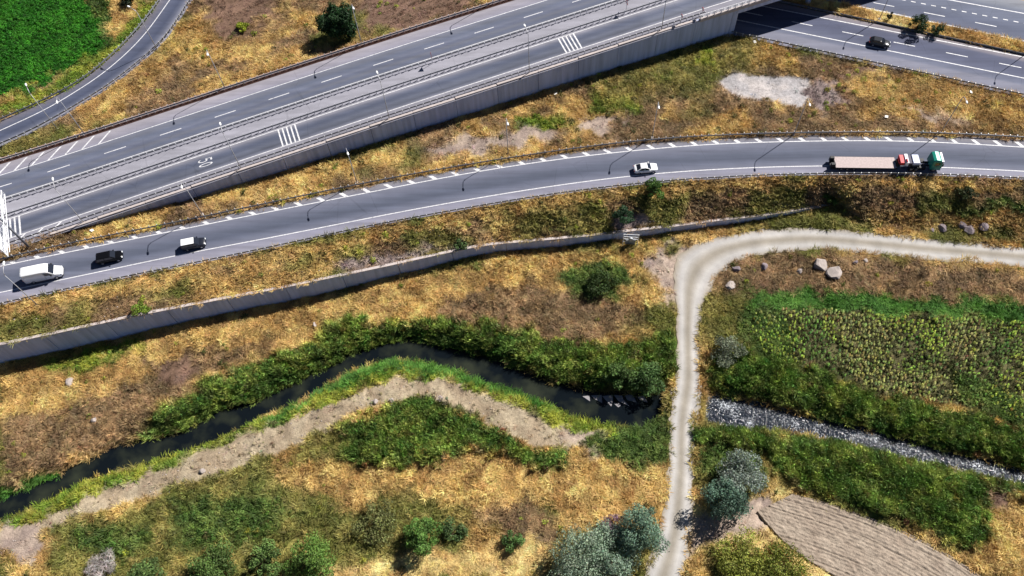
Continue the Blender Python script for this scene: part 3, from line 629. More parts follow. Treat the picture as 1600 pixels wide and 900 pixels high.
# water: one rippled sheet, split by the causeway
def water_mat(name, col, rough, scale, strength, dist, foam_glints):
    m = bpy.data.materials.new(name); m.use_nodes = True; t = m.node_tree; b = t.nodes['Principled BSDF']; L = t.links.new
    b.inputs['Base Color'].default_value = (*col, 1); b.inputs['Roughness'].default_value = rough; b.inputs['IOR'].default_value = 1.33; b.inputs['Specular IOR Level'].default_value = .3
    tc = t.nodes.new('ShaderNodeTexCoord'); n = t.nodes.new('ShaderNodeTexNoise'); n.inputs['Scale'].default_value = scale; n.inputs['Detail'].default_value = 3
    L(tc.outputs['Object'], n.inputs['Vector']); bp = t.nodes.new('ShaderNodeBump'); bp.inputs['Strength'].default_value = strength; bp.inputs['Distance'].default_value = dist
    L(n.outputs[0], bp.inputs['Height']); L(bp.outputs[0], b.inputs['Normal'])
    if not foam_glints:
        nm_ = t.nodes.new('ShaderNodeTexNoise'); nm_.inputs['Scale'].default_value = .25; nm_.inputs['Detail'].default_value = 6; L(tc.outputs['Object'], nm_.inputs['Vector'])
        rr = t.nodes.new('ShaderNodeValToRGB'); rr.color_ramp.elements[0].position = .45; rr.color_ramp.elements[1].position = .7; rr.color_ramp.elements[0].color = (*col, 1); rr.color_ramp.elements[1].color = (.022, .026, .018, 1); L(nm_.outputs[0], rr.inputs[0]); L(rr.outputs[0], b.inputs['Base Color'])
    if foam_glints:  # pale speckle paints sun glints on the ripples along with foam
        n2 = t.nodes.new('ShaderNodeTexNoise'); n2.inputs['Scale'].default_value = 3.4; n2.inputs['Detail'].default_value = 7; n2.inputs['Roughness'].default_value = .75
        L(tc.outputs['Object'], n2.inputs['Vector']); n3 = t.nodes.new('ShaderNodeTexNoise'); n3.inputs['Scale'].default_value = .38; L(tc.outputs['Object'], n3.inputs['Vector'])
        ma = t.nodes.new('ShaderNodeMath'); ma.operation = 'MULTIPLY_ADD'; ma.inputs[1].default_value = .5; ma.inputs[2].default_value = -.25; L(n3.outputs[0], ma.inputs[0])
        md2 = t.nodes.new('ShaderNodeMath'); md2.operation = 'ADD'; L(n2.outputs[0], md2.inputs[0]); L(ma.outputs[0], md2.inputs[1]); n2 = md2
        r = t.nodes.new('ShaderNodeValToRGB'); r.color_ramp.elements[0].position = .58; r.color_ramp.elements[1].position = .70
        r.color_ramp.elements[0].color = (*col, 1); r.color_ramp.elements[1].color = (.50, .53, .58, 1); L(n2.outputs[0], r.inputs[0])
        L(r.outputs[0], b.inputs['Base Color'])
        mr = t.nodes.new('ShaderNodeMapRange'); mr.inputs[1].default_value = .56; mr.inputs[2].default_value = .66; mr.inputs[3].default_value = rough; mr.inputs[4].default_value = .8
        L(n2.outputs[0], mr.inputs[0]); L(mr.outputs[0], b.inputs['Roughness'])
    return m
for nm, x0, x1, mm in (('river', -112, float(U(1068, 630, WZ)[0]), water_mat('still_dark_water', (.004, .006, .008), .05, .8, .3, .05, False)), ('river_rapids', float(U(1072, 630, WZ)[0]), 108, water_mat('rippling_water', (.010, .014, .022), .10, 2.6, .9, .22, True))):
    X, Y = np.meshgrid(np.arange(x0, x1 + .01, (x1 - x0) / round((x1 - x0) / 1.0)), np.arange(10, 78, 1.0)); q = grid_quads(*X.shape)
    V = np.stack([X.ravel(), Y.ravel(), np.full(X.size, WZ)], -1); c = V[q].mean(1); q = q[polydist(c[:, 0], c[:, 1], RIV) < 2.2]
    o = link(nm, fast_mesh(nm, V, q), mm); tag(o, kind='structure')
    bm = bmesh.new(); bm.from_mesh(o.data); bmesh.ops.delete(bm, geom=[v for v in bm.verts if not v.link_faces], context='VERTS'); bm.to_mesh(o.data); bm.free()

# ================================================================== walls
def wall_panel(P, thick, zb, parent, m=M_wall):
    """one cast panel following polyline P (top edge), face on the south side, down to zb"""
    mb = MB(); F_ = P; B_ = offset(P, thick) if len(P) > 1 else P
    rings = [[(f_[0], f_[1], z0), (b_[0], b_[1], z0), (b_[0], b_[1], b_[2]), (f_[0], f_[1], f_[2])] for f_, b_, z0 in zip(F_, B_, zb)]
    return mb.loft(rings).build('panel', m, parent)
def coping(P, o0, o1, z0, z1, parent, name='coping'):
    mb = MB(); A_, B_ = offset(P, o0), offset(P, o1)
    mb.loft([[(a[0], a[1], a[2] + z0), (b[0], b[1], b[2] + z0), (b[0], b[1], b[2] + z1), (a[0], a[1], a[2] + z1)] for a, b in zip(A_, B_)])
    return mb.build(name, M_cope, parent)
def cut(P, s0, s1, n=8):
    s = np.r_[0, np.cumsum(np.linalg.norm(np.diff(P[:, :2], axis=0), axis=1))]; t = np.linspace(s0, s1, n)
    return np.stack([np.interp(t, s, P[:, k]) for k in range(3)], -1), s[-1]
wr = empty('retaining_wall', tuple(wallS[len(wallS) // 2] - np.array([0, 0, 4])))
tag(wr, 'long grey concrete retaining wall below the exit road embankment', 'wall')
bpy.context.view_layer.update()
def reparent(o, p): o.parent = p; o.matrix_parent_inverse = p.matrix_world.inverted()
_, Ls = cut(wallS, 0, 1); s = 0; k = 0
while s < Ls - .5:
    e = min(s + 9.6, Ls); P, _ = cut(wallS, s + .04, e - .04)
    zb = zs(P[:, 0], P[:, 1] - .6) - .8
    a = wall_panel(P, .38, zb, None); b = coping(P + np.array([0, 0, -.004]), -.03, .46, .0, .13 + .05 * random.random(), None); reparent(a, wr); reparent(b, wr); s = e; k += 1
hwr = empty('highway_retaining_wall', tuple(hw(20., O_WT)))
tag(hwr, 'stained concrete retaining wall rising to the overpass beside the highway', 'wall'); bpy.context.view_layer.update()
tS = (X_W0 - O_WT * HN[0]) / HD[0]; tE = (X_AB - (O_WT) * HN[0]) / HD[0]
s = tS; kstep = 0
while s < tE - .3:
    e = min(s + 8.2, tE); tv = np.linspace(s + .035, e - .035, 6); P = hw(tv, O_WT - .05, .02)
    zb = wall_base(P[:, 0]) - .9; zb = np.minimum(zb, P[:, 2] - .2); a = wall_panel(P, .35, zb, None); reparent(a, hwr)
    if e < tE - 9:
        lift = .10 * math.sin(kstep * 2.1); Q = P.copy(); Q[:, 2] += np.linspace(.06, -.06, len(Q)) * 1 + lift * .5 + .01
        reparent(coping(Q, -.06, .36, -.12, .2, None), hwr)
    s = e; kstep += 1
# dark drainage ditch along the north edge of the highway
tt = np.arange(T0, T1, 1.5)
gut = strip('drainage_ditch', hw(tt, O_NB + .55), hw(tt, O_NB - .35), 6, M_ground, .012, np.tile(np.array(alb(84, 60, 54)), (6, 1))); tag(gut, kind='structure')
ker = empty('kerb_wall', tuple(hw(25., O_NB + .8))); tag(ker, 'low pinkish concrete kerb along the far edge of the highway', 'kerb'); bpy.context.view_layer.update()
s = T0
while s < T1 - 1:
    P = hw(np.linspace(s + .02, min(s + 6, T1) - .02, 4), O_NB + .72); mb = MB(); Q = offset(P, .35)
    mb.loft([[(a[0], a[1], a[2] - .6), (b[0], b[1], b[2] - .6), (b[0], b[1], b[2] + .16), (a[0], a[1], a[2] + .16)] for a, b in zip(P, Q)])
    reparent(mb.build('kerb_stone', mat('kerb_concrete', alb(206, 176, 166), .9, var=.18, scale=1.5), None), ker); s += 6
# ---- bridge
br = empty('overpass_bridge', (X_AB, float(yat(hwS, X_AB)), 0)); tag(br, 'concrete overpass carrying the highway over the crossing road', 'bridge'); bpy.context.view_layer.update()
cS0 = np.array([X_AB, float(yat(hwS, X_AB))]); 
# far corner of the abutment: from the near corner back along the crossing road until the north edge
aN = (O_NB + .9 - cS0 @ HN) / ((-CD) @ HN); cN0 = cS0 - CD * aN
f = np.linspace(0, 1, 8)[:, None]; st_ = cS0 * (1 - f) + cN0 * f; st_[:, ] -= HD * .0
mb = MB(); n1 = 14; rings = []
for z_, in ((-1.35,), (-.06,)):
    pass
V = []; 
for i in range(8):
    t0_ = st_[i] @ HD; o0_ = st_[i] @ HN
    if i == 0: o0_ -= .25
    for tq in np.linspace(t0_ - .4, T1, n1): V.append((tq, o0_))
V = np.array(V); top = hw(V[:, 0], V[:, 1], -.05); bot = hw(V[:, 0], V[:, 1], -1.35)
q = grid_quads(8, n1); n_ = len(V); Fc = [tuple(x) for x in q] + [tuple(x + n_)[::-1] for x in q]
rim = [i for i in range(n1)] + [r * n1 + n1 - 1 for r in range(1, 8)] + [7 * n1 + i for i in range(n1 - 2, -1, -1)] + [r * n1 for r in range(6, 0, -1)]
for i in range(len(rim)): a_, b_ = rim[i], rim[(i + 1) % len(rim)]; Fc.append((a_, b_, b_ + n_, a_ + n_))
mb.add(np.vstack([top, bot]), Fc); reparent(mb.build('deck', M_wall, None), br)
mb = MB(); w0 = np.r_[cS0, 0]; c1 = cN0 + CD * .0; th = HD * .9
zt0, zt1 = float(hwz(cS0[0])) - 1.36, float(hwz(cN0[0])) - 1.36
mb.loft([[(*(p), -1.0), (*(p - th), -1.0), (*(p - th), z_), (*(p), z_)] for p, z_ in ((cS0 + HN * .32, zt0), (cN0, zt1))]); reparent(mb.build('abutment', M_wall, None), br)
t92 = float(hw_t(1092., 29.)); tv = np.arange(t92, T1, 3.0); P = hw(tv, O_WT - .35)
mb = MB(); Q = offset(P, .55); mb.loft([[(a[0], a[1], a[2] - .42), (b[0], b[1], b[2] - .42), (b[0], b[1], b[2] + .22), (a[0], a[1], a[2] + .22)] for a, b in zip(P, Q)]); reparent(mb.build('edge_beam', M_cope, None), br)
rail = MB()
for zz in (.5, .8, 1.15): rail.tube([tuple(p + np.array([0, 0, zz])) for p in offset(P, .25)], .05 if zz > 1 else .035, 6)
M_rail = mat('white_railing', (.72, .72, .74), .45, .1, var=.08)
reparent(rail.build('handrail', M_rail, None), br)
pm = MB().box(-.05, .05, -.05, .05, .2, 1.17).box(-.55, .55, -.03, .03, .46, .52).V and None
for tq in np.arange(t92 + .1, T1 - 2, 1.5):
    p = hw(tq, O_WT - .1); mb = MB(); mb.box(-.06, .06, -.06, .06, .18, 1.2)
    for dx in (-.36, .36): mb.box(dx - .03, dx + .03, -.03, .03, .45, 1.14)
    o = mb.build('railing_post', M_rail, None); o.location = p; o.rotation_euler[2] = math.atan2(HD[1], HD[0]); bpy.context.view_layer.update(); reparent(o, br)
pc = (U(1262, 4, .35)[:2])
for i in range(0, 5):
    p = pc - CD * i * 5.2
    mb = MB(); mb.tube([(p[0], p[1], 0), (p[0], p[1], float(hwz(p[0])) - 1.4)], .55, 16); o = mb.build('pier', M_wall, None, True); reparent(o, br)

# ================================================================== guardrails
_wp = [(0, .46), (.045, .47), (.075, .53), (.045, .58), (.03, .61), (.045, .64), (.075, .69), (.045, .75), (0, .76), (-.02, .74), (-.02, .48)]
post_me = None
def guardrail(P, label, side, step=1.33, off=0.0):
    """side +1: traffic runs on the left of the line, posts stand to the right"""
    global post_me
    P = resample(P, 1.33); N = normals(P); c = P[len(P) // 2].copy()
    g = empty('guardrail', tuple(c)); tag(g, label, 'guardrail', 'steel guardrails along the roads')
    mb = MB(); Q = P[::2] if (len(P) % 2) else np.vstack([P[::2], P[-1:]]); Nq = normals(Q)
    mb.loft([[(p[0] - c[0] + n[0] * o_ * side, p[1] - c[1] + n[1] * o_ * side, p[2] - c[2] + z_) for o_, z_ in _wp] for p, n in zip(Q, Nq)])
    mb.build('rail', M_galv_shaded, g)
    if post_me is None:
        o = MB().box(-.05, .05, -.17, -.05, -.3, .90).box(-.07, .07, -.05, -.02, .5, .72).build('post', M_post_lit, None); post_me = o.data; bpy.data.objects.remove(o)
    for p, n in zip(P, N):
        o = link('post', post_me, None, g); o.location = tuple(p - c); o.rotation_euler = (0, 0, math.atan2(n[1] * side, n[0] * side) - math.pi / 2)
    return g
def hwline(o_, a=None, b=None): return hw(np.arange(T0 if a is None else a, T1 if b is None else b, 1.0), o_)
T1 = 135.
guardrail(hwline(O_R1 - .1), 'guardrail on the far edge of the highway median', 1)
guardrail(hwline(O_R2 + .1), 'guardrail on the near edge of the highway median', -1)
guardrail(hwline(O_R3, None, t92 + 2), 'guardrail between the highway lane and the stained retaining wall', 1)
guardrail(hwline(O_NB + .25), 'guardrail on the far highway edge beside the pinkish kerb', -1)
z0_ = lambda P, z=0: np.c_[P[:, :2], np.full(len(P), z)]
guardrail(z0_(xRN), 'guardrail behind the hatched shoulder of the exit road', -1)
guardrail(z0_(xRS), 'guardrail along the near edge of the exit road above the embankment', 1)
guardrail(z0_(offset(lpL, -.2)), 'guardrail on the inner side of the curved loop ramp by the green field', -1)
guardrail(z0_(offset(lpR, .2)), 'guardrail on the outer side of the curved loop ramp', 1)
guardrail(z0_(LcRS, .35), 'guardrail on the near side of the crossing road', 1)
# median barrier of the crossing road: low dark concrete
mbar = empty('median_barrier', tuple(LcB[40])); tag(mbar, 'low dark barrier between crossing road and dry grass median', 'barrier'); bpy.context.view_layer.update()
mb = MB(); P = LcB; Q = offset(P, .22); mb.loft([[(a[0], a[1], .2), (b[0], b[1], .2), (b[0] * .5 + a[0] * .5, b[1] * .5 + a[1] * .5, .8), (a[0], a[1], .75)] for a, b in zip(P, Q)]); reparent(mb.build('barrier_body', mat('dark_concrete', (.10, .10, .11), .8, var=.2), None), mbar)

# ================================================================== street lamps
def make_lamp():
    r = empty('street_lamp'); 
    MB().tube([(0, 0, -.3), (0, 0, 3), (0, 0, 9.4)], [.09, .075, .05], 8).build('pole', M_pole, r, True)
    MB().tube([(0, 0, 9.3), (.25, 0, 9.8), (.9, 0, 10.0), (1.6, 0, 10.1)], [.06, .055, .05, .045], 6).build('arm', M_pole, r, True)
    h = MB().loft([[(1.45 + dx, s_ * wv, 10.06 + dz) for s_, dz in ((-1, 0), (-1, .1), (0, .17), (1, .1), (1, 0))] for dx, wv in ((0, .06), (.1, .13), (.45, .16), (.68, .1))]).build('lamp_head', M_lampw, r)
    MB().box(-.22, .22, -.22, .22, -.12, .12).build('base_plinth', M_cope, r)
    return r
lamp0 = make_lamp(); first = True
def lamp(p, ang, label):
    global first
    o = lamp0 if first else copy_tree(lamp0); first = False
    o.location = tuple(map(float, p)); o.rotation_euler = (0, 0, ang); tag(o, label, 'street lamp', 'street lamps along the roads'); return o
aN_, aS_ = math.atan2(HN[1], HN[0]), math.atan2(-HN[1], -HN[0])
for (px, py), lb in zip([(131,347),(377,263),(609,187),(827,115),(1033,47)], ['street lamp on the retaining wall just right of the sign gantry','street lamp on the retaining wall right of the painted 50','street lamp on the retaining wall right of the middle rumble bars','street lamp on the retaining wall left of the upper rumble bars','street lamp on the retaining wall closest to the bridge railing']):
    p = UF(float(px), float(py), hwz); t_ = p[:2] @ HD; lamp(hw(t_, O_WT + .35), aN_, lb)
for (px, py), lb in zip([(-95,277),(131,207),(352,140),(567,73),(772,6)], ['street lamp on the far highway edge at the left picture border','street lamp on the far highway edge beside the slanted hatching','street lamp on the far highway edge below the curved ramp','street lamp on the far highway edge beside the big dark tree','street lamp on the far highway edge at the top of the picture']):
    p = UF(float(px), float(py), hwz); t_ = p[:2] @ HD; lamp(hw(t_, O_NB + .95), aS_, lb)
for (px, py), lb in zip([(316,335),(558,285),(794,240),(1019,215),(1240,211),(1470,207),(1705,216)], ['street lamp behind the exit road guardrail near the white roofed car','street lamp behind the exit road guardrail, second from the van','street lamp behind the exit road guardrail between bare patch and road, centre','street lamp behind the exit road guardrail above the white sedan','street lamp behind the exit road guardrail near the pale concrete pad','street lamp behind the exit road guardrail above the green truck cab','street lamp behind the exit road guardrail beyond the right picture border']):
    p = U(px, py, 0); nn_ = -1.45; lamp(p, nn_ + (.25 if px < 600 else (.1 if px < 900 else -.15)), lb)
lamp(U(58, 476, -.1), 1.75, 'street lamp on the near embankment left of the white van')
lamp(U(90, 202, -.2), 2.1, 'street lamp beside the curved ramp closest to the left border'); lamp(U(246, 78, -.2), 2.6, 'street lamp beside the curved ramp near the tall orange grass')
lamp(U(1374, 30, .4), math.atan2(-CN[1], -CN[0]), 'street lamp in the dry grass median left of the shrubs'); lamp(U(1606, 82, .4), math.atan2(-CN[1], -CN[0]), 'street lamp in the dry grass median at the right border')

# ================================================================== sign gantry and small signs
M_sign = mat('sign_back_white', (.74, .75, .78), .5, .0, var=.06)
gp = U(46, 387, -.05); ga = math.atan2(HN[1], HN[0])
g = empty('sign_gantry', tuple(gp), ga); tag(g, 'white lattice sign gantry with two panels beside the highway', 'sign gantry')
MB().tube([(0, 0, -.4), (0, 0, 8.6)], [.2, .16], 10).build('post', mat('gantry_post_steel', (.16, .17, .2), .5, .4), g, True)
tr = MB()
for yy in (-.35, .35):
    for zz in (7.4, 8.5): tr.tube([(-6.2, yy, zz), (6.2, yy, zz)], .05, 6)
for i in range(13):
    x_ = -6.2 + i * 1.033; s_ = 1 if i % 2 else -1
    tr.tube([(x_, -.35, 7.4), (x_, .35, 7.4)], .025, 4); tr.tube([(x_, -.35, 8.5), (x_, .35, 8.5)], .025, 4); tr.tube([(x_, .35, 7.4), (x_, .35, 8.5)], .025, 4); tr.tube([(x_, -.35, 7.4), (x_, -.35, 8.5)], .025, 4)
    if i < 12: 
        tr.tube([(x_, -.35 * s_, 8.5), (x_ + 1.033, .35 * s_, 8.5)], .025, 4); tr.tube([(x_, -.35, 7.95 - .55 * s_), (x_ + 1.033, -.35, 7.95 + .55 * s_)], .025, 4)
tr.build('truss', M_sign, g)
for x0, x1 in ((2.9, 6.1), (-6.1, -3.1)):
    o = MB().box(x0, x1, .42, .50, 6.3, 9.6).build('sign_panel', M_sign, g)
    for zz in (6.7, 7.5, 8.3, 9.1): MB().box(x0 + .05, x1 - .05, -.44 + .80, .417, zz, zz + .1).build('stiffener', mat('sign_stiffener', (.4, .42, .46), .5, .3), o)
    for zz in (7.1, 7.9, 8.7): MB().box(x0, x1, .36, .418, zz, zz + .025).build('panel_seam', mat('sign_seam', (.12, .12, .14), .6), o)
M_red = mat('sign_red', (.5, .03, .03), .4); M_wh = mat('sign_white', (.75, .75, .75), .4); M_grey = mat('sign_grey_back', (.3, .3, .32), .5, .4)
def tri_sign(p, ang, label):
    r = empty('warning_sign', tuple(p), ang); tag(r, label, 'road sign', 'small road signs')
    MB().tube([(0, 0, -.2), (0, 0, 2.9)], .04, 6).build('post', M_pole, r)
    MB().loft([[(x_, y_, z_) for y_, z_ in ((-.62, 2.0), (.62, 2.0), (0, 3.05))] for x_ in (-.06, -.035)]).build('plate', M_red, r)
    MB().loft([[(x_, y_, z_) for y_, z_ in ((-.40, 2.13), (.40, 2.13), (0, 2.81))] for x_ in (-.085, -.064)]).build('face', M_wh, r)
    return r
def disc_sign(p, ang, label, h=2.4):
    r = empty('round_sign', tuple(p), ang); tag(r, label, 'road sign', 'small road signs')
    MB().tube([(0, 0, -.2), (0, 0, h + .1)], .04, 6).build('post', M_pole, r)
    MB().tube([(-.06, 0, h), (-.03, 0, h)], .38, 18).build('plate', M_red, r); MB().tube([(-.085, 0, h), (-.064, 0, h)], .29, 18).build('face', M_wh, r); return r
ha = math.atan2(HD[1], HD[0])
p = UF(675., 98., hwz); tri_sign(hw(p[:2] @ HD, O_R1 - .5), ha, 'triangular warning sign standing in the paved highway median')
p = UF(974., 12., hwz); tri_sign(hw(p[:2] @ HD, O_R2 + .6), ha, 'triangular sign in the median near the upper rumble bars')
p = UF(1061., 33., hwz); disc_sign(hw(p[:2] @ HD, O_R3 - .3), ha, 'small round sign left of the start of the bridge railing', 1.9)
p = UF(1093., 22., hwz); disc_sign(hw(p[:2] @ HD, O_R3 - .3), ha, 'small round sign right at the start of the bridge railing', 1.9)
# white steel frame at the retaining wall
fr = empty('steel_frame', tuple(U(984, 384, -6.2)), -.06); tag(fr, 'white tubular steel frame standing in front of the retaining wall', 'frame'); fr.scale = (1.15, 1.15, 1.35)
M_fr = mat('frame_white_steel', (.7, .7, .72), .5, .1)
for x_ in (-1.15, 1.15): MB().tube([(x_, 0, -.2), (x_, 0, 2.7)], .06, 6).build('upright', M_fr, fr)
for z_ in (1.6, 2.1, 2.65): MB().tube([(-1.15, .0, z_), (1.15, 0, z_)], .05, 6).build('crossbar', M_fr, fr)
MB().tube([(-1.15, 0, .9), (1.15, 0, 2.1)], .035, 6).build('brace', M_fr, fr)
MB().tube([(0, -.12, 1.55), (0, .12, 1.55)], .35, 14).build('handwheel', mat('handwheel_grey', (.35, .37, .4), .5, .3), fr)
MB().box(-.8, .8, .1, .16, .2, 1.3).build('gate_leaf', mat('gate_steel', (.25, .27, .3), .6, .3), fr)

# ================================================================== vehicles
M_glass = mat('car_glass', (.012, .014, .02), .08, 0, var=0, spec=.8); M_tyre = mat('tyre_rubber', (.015, .015, .016), .8); M_rim = mat('alloy_rim', (.45, .45, .47), .35, .8)
M_lamp = mat('headlamp_glass', (.75, .78, .8), .15); M_tail = mat('tail_lamp', (.35, .01, .01), .25); M_black = mat('black_trim', (.012, .012, .014), .5)
def paint(name, c, metal=.1): return mat(name, c, .28, metal, var=.02, spec=.5)
def wheel(parent, x, y, r=.32, wd=.22):
    s_ = 1 if y > 0 else -1
    t_ = MB(); t_.tube([(0, -wd / 2, 0), (0, -wd / 2 + .03, 0), (0, wd / 2 - .03, 0), (0, wd / 2, 0)], [r * .9, r, r, r * .9], 20); o = t_.build('wheel', M_tyre, parent, loc=(x, y, r))
    MB().tube([(0, s_ * (wd / 2 - .02), 0), (0, s_ * (wd / 2 + .012), 0)], [r * .62, r * .55], 14).build('rim', M_rim, o); return o
def ring(x, w_, zb, zt, crown=.03):
    h = [(w_ * .86, zb), (w_ * .98, zb + .1), (w_, zb + (zt - zb) * .55), (w_ * .965, zt - .07), (w_ * .86, zt - .01), (w_ * .45, zt + crown)]
    return [(x, -y, z) for y, z in h] + [(x, y, z) for y, z in h[::-1]]
def car(label, p, ang, col, body, cab, roofm=None, kind='car', wheels=(1.32, -1.3), W=.87, belt=.95, name='car'):
    r = empty(name, tuple(p), ang); tag(r, label, kind, 'vehicles on the roads')
    b = MB().loft([ring(x, w_ * W, zb, zt) for x, w_, zb, zt in body]).build('body', col, r, True)
    (xr0, xf0, xr1, xf1, wr_, H_) = cab            # base rear, base front, roof rear, roof front, roof half width, height
    wb = W * .93
    c_ = MB(); zs_ = [belt - .05, belt + .02, belt + (H_ - belt) * .55, H_ - .06, H_]
    fs = [0, .08, .6, .95, 1.06]; rings = []
    for z_, f_ in zip(zs_, fs):
        f1 = min(f_, 1); xa, xb = xr0 + (xr1 - xr0) * f1, xf0 + (xf1 - xf0) * f1; ww = wb + (wr_ - wb) * f1
        k_ = .08 if f_ <= 1 else .16; ww = ww - (0 if f_ <= 1 else .06); xa += 0 if f_ <= 1 else .1; xb -= 0 if f_ <= 1 else .1
        rings.append([(xa, -ww + k_, z_), (xa + k_, -ww, z_), (xb - k_, -ww, z_), (xb, -ww + k_, z_), (xb, ww - k_, z_), (xb - k_, ww, z_), (xa + k_, ww, z_), (xa, ww - k_, z_)])
    MB().loft(rings).build('cabin', col, r)
    if roofm: MB().box(xr1 - .1, xf1 + .02, -wr_ + .02, wr_ - .02, H_ - .03, H_ + .03).build('roof', roofm, r, bevel=.03)
    def pane(nm, a, bq, cq, dq, push):
        vs = [np.array(v) + np.array(push) for v in (a, bq, cq, dq)]; n_ = np.array(push) * .6
        return MB().add([*vs, *[v - n_ for v in vs]], [(0, 1, 2, 3), (7, 6, 5, 4), (0, 4, 5, 1), (1, 5, 6, 2), (2, 6, 7, 3), (3, 7, 4, 0)]).build(nm, M_glass, r)
    def at(f_): return xr0 + (xr1 - xr0) * f_, xf0 + (xf1 - xf0) * f_, wb + (wr_ - wb) * f_, belt + (H_ - belt) * f_ * .93
    l, h = at(.1), at(.93)
    pane('windshield', (l[1], -l[2] + .1, l[3]), (l[1], l[2] - .1, l[3]), (h[1], h[2] - .1, h[3]), (h[1], -h[2] + .1, h[3]), (.03, 0, .03))
    pane('rear_window', (l[0], -l[2] + .12, l[3]), (l[0], l[2] - .12, l[3]), (h[0], h[2] - .12, h[3]), (h[0], -h[2] + .12, h[3]), (-.03, 0, .03))
    l, h = at(.14), at(.86); xm = (xr1 + xf1) / 2 + .1
    for s_ in (-1, 1):
        for xa0, xa1, xb0, xb1 in ((l[0] + .18, xm - .05, h[0] + .12, xm - .05), (xm + .05, l[1] - .2, xm + .05, h[1] - .1)):
            pane('side_window', (xa0, s_ * l[2], l[3]), (xa1, s_ * l[2], l[3]), (xb1, s_ * h[2], h[3]), (xb0, s_ * h[2], h[3]), (0, s_ * .03, .012))
        MB().box(-.1, .1, -.1, .1, -.07, .07).build('mirror', col, r, loc=(l[1] - .25, s_ * (W + .08), belt + .08), bevel=.03)
        x0_ = body[-1][0]; MB().box(-.16, .1, -.17, .17, -.07, .07).build('headlight', M_lamp, r, loc=(x0_ - .12, s_ * W * .6, body[-2][3] - .06), bevel=.02)
        x0_ = body[0][0]; MB().box(-.06, .1, -.15, .15, -.09, .09).build('tail_light', M_tail, r, loc=(x0_ + .04, s_ * W * .64, body[0][3] - .02), bevel=.02)
    for xw in wheels:
        for s_ in (-1, 1): wheel(r, xw, s_ * (W - .10))
    return r
SEDAN = [(-2.15,.70,.45,.80),(-2.06,.86,.3,.94),(-1.6,1,.22,1.0),(-.6,1,.2,.99),(.7,1,.2,.97),(1.25,.98,.22,.93),(1.8,.93,.25,.84),(2.08,.80,.3,.74),(2.16,.62,.42,.62)]
SEDAN_C = (-1.72, .98, -.92, .2, .62, 1.43)
WAGON = [(-2.1,.80,.4,1.0),(-2.04,.92,.3,1.06),(-1.5,1,.22,1.06),(-.6,1,.2,1.05),(.8,1,.2,1.02),(1.3,.98,.22,.98),(1.8,.94,.26,.9),(2.06,.82,.3,.78),(2.14,.64,.42,.66)]
WAGON_C = (-2.05, 1.12, -1.82, .35, .68, 1.62)
def heading(P, x):
    i = np.argmin(np.abs(P[:, 0] - x)); d = P[min(i + 3, len(P) - 1)] - P[max(i - 3, 0)]; return math.atan2(d[1], d[0])
P_white, P_black, P_dark = paint('white_car_paint', (.74, .74, .75)), mat('black_car_paint', (.004, .004, .005), .12, 0, var=.02, spec=.25), mat('graphite_car_paint', (.03, .032, .037), .18, .2, var=.02, spec=.4)
p = U(1008, 266, 0); car('white sedan driving on the exit road in the centre', p, heading(xS, p[0]), P_white, SEDAN, SEDAN_C, wheels=(1.3, -1.28))
p = U(174, 405, 0); car('black estate car on the exit road ahead of the white van', p, heading(xS, p[0]), P_black, WAGON, WAGON_C, belt=1.02, wheels=(1.32, -1.28))
p = U(305, 384, 0); car('dark car with a white roof on the exit road', p, heading(xS, p[0]), paint('navy_car_paint', (.012, .014, .022)), [(a * .94, b, c, d) for a, b, c, d in WAGON], (-1.95, 1.0, -1.75, .25, .68, 1.62), roofm=P_white, belt=1.02, W=.86, wheels=(1.2, -1.2))
p = U(1373, 70, .35); car('dark grey hatchback on the crossing road near the overpass', p, math.atan2(CD[1], CD[0]), P_dark, [(a * .95, b, c, d) for a, b, c, d in SEDAN], (-1.9, .95, -1.35, .15, .64, 1.46), wheels=(1.22, -1.2))
# white panel van
p = U(72, 432, 0); v = empty('delivery_van', tuple(p), heading(xS, p[0])); tag(v, 'white panel van on the exit road at the left border', 'van', 'vehicles on the roads')
def vring(x, w_, zb, zt, k=.12): 
    h = [(w_ * .94, zb), (w_, zb + .12), (w_, zb + (zt - zb) * .5), (w_ * .96, zt - .16), (w_ * .88, zt - .03), (w_ * .4, zt)]
    return [(x, -y, z) for y, z in h] + [(x, y, z) for y, z in h[::-1]]
MB().loft([vring(x, w_, zb, zt) for x, w_, zb, zt in ((-3.0,.9,.38,2.35),(-2.92,.97,.32,2.52),(-2.6,.99,.3,2.56),(.3,.99,.28,2.56),(1.0,.98,.28,2.48),(1.32,.97,.28,2.28),(1.95,.96,.28,1.55),(2.05,.96,.28,1.36),(2.7,.9,.28,1.12),(2.95,.78,.32,.98),(3.03,.6,.4,.8))]).build('body', P_white, v, True)
def vp(nm, pts, push, m=M_glass):
    vs = [np.array(q) + np.array(push) for q in pts]; n_ = np.array(push) * .7; k = len(vs)
    return MB().add([*vs, *[q - n_ for q in vs]], [tuple(range(k)), tuple(range(2 * k - 1, k - 1, -1))] + [(i, i + k, (i + 1) % k + k, (i + 1) % k) for i in range(k)]).build(nm, m, v)
vp('windshield', [(1.36,-.80,2.22),(1.36,.80,2.22),(1.97,.84,1.55),(1.97,-.84,1.55)], (.05, 0, .045))
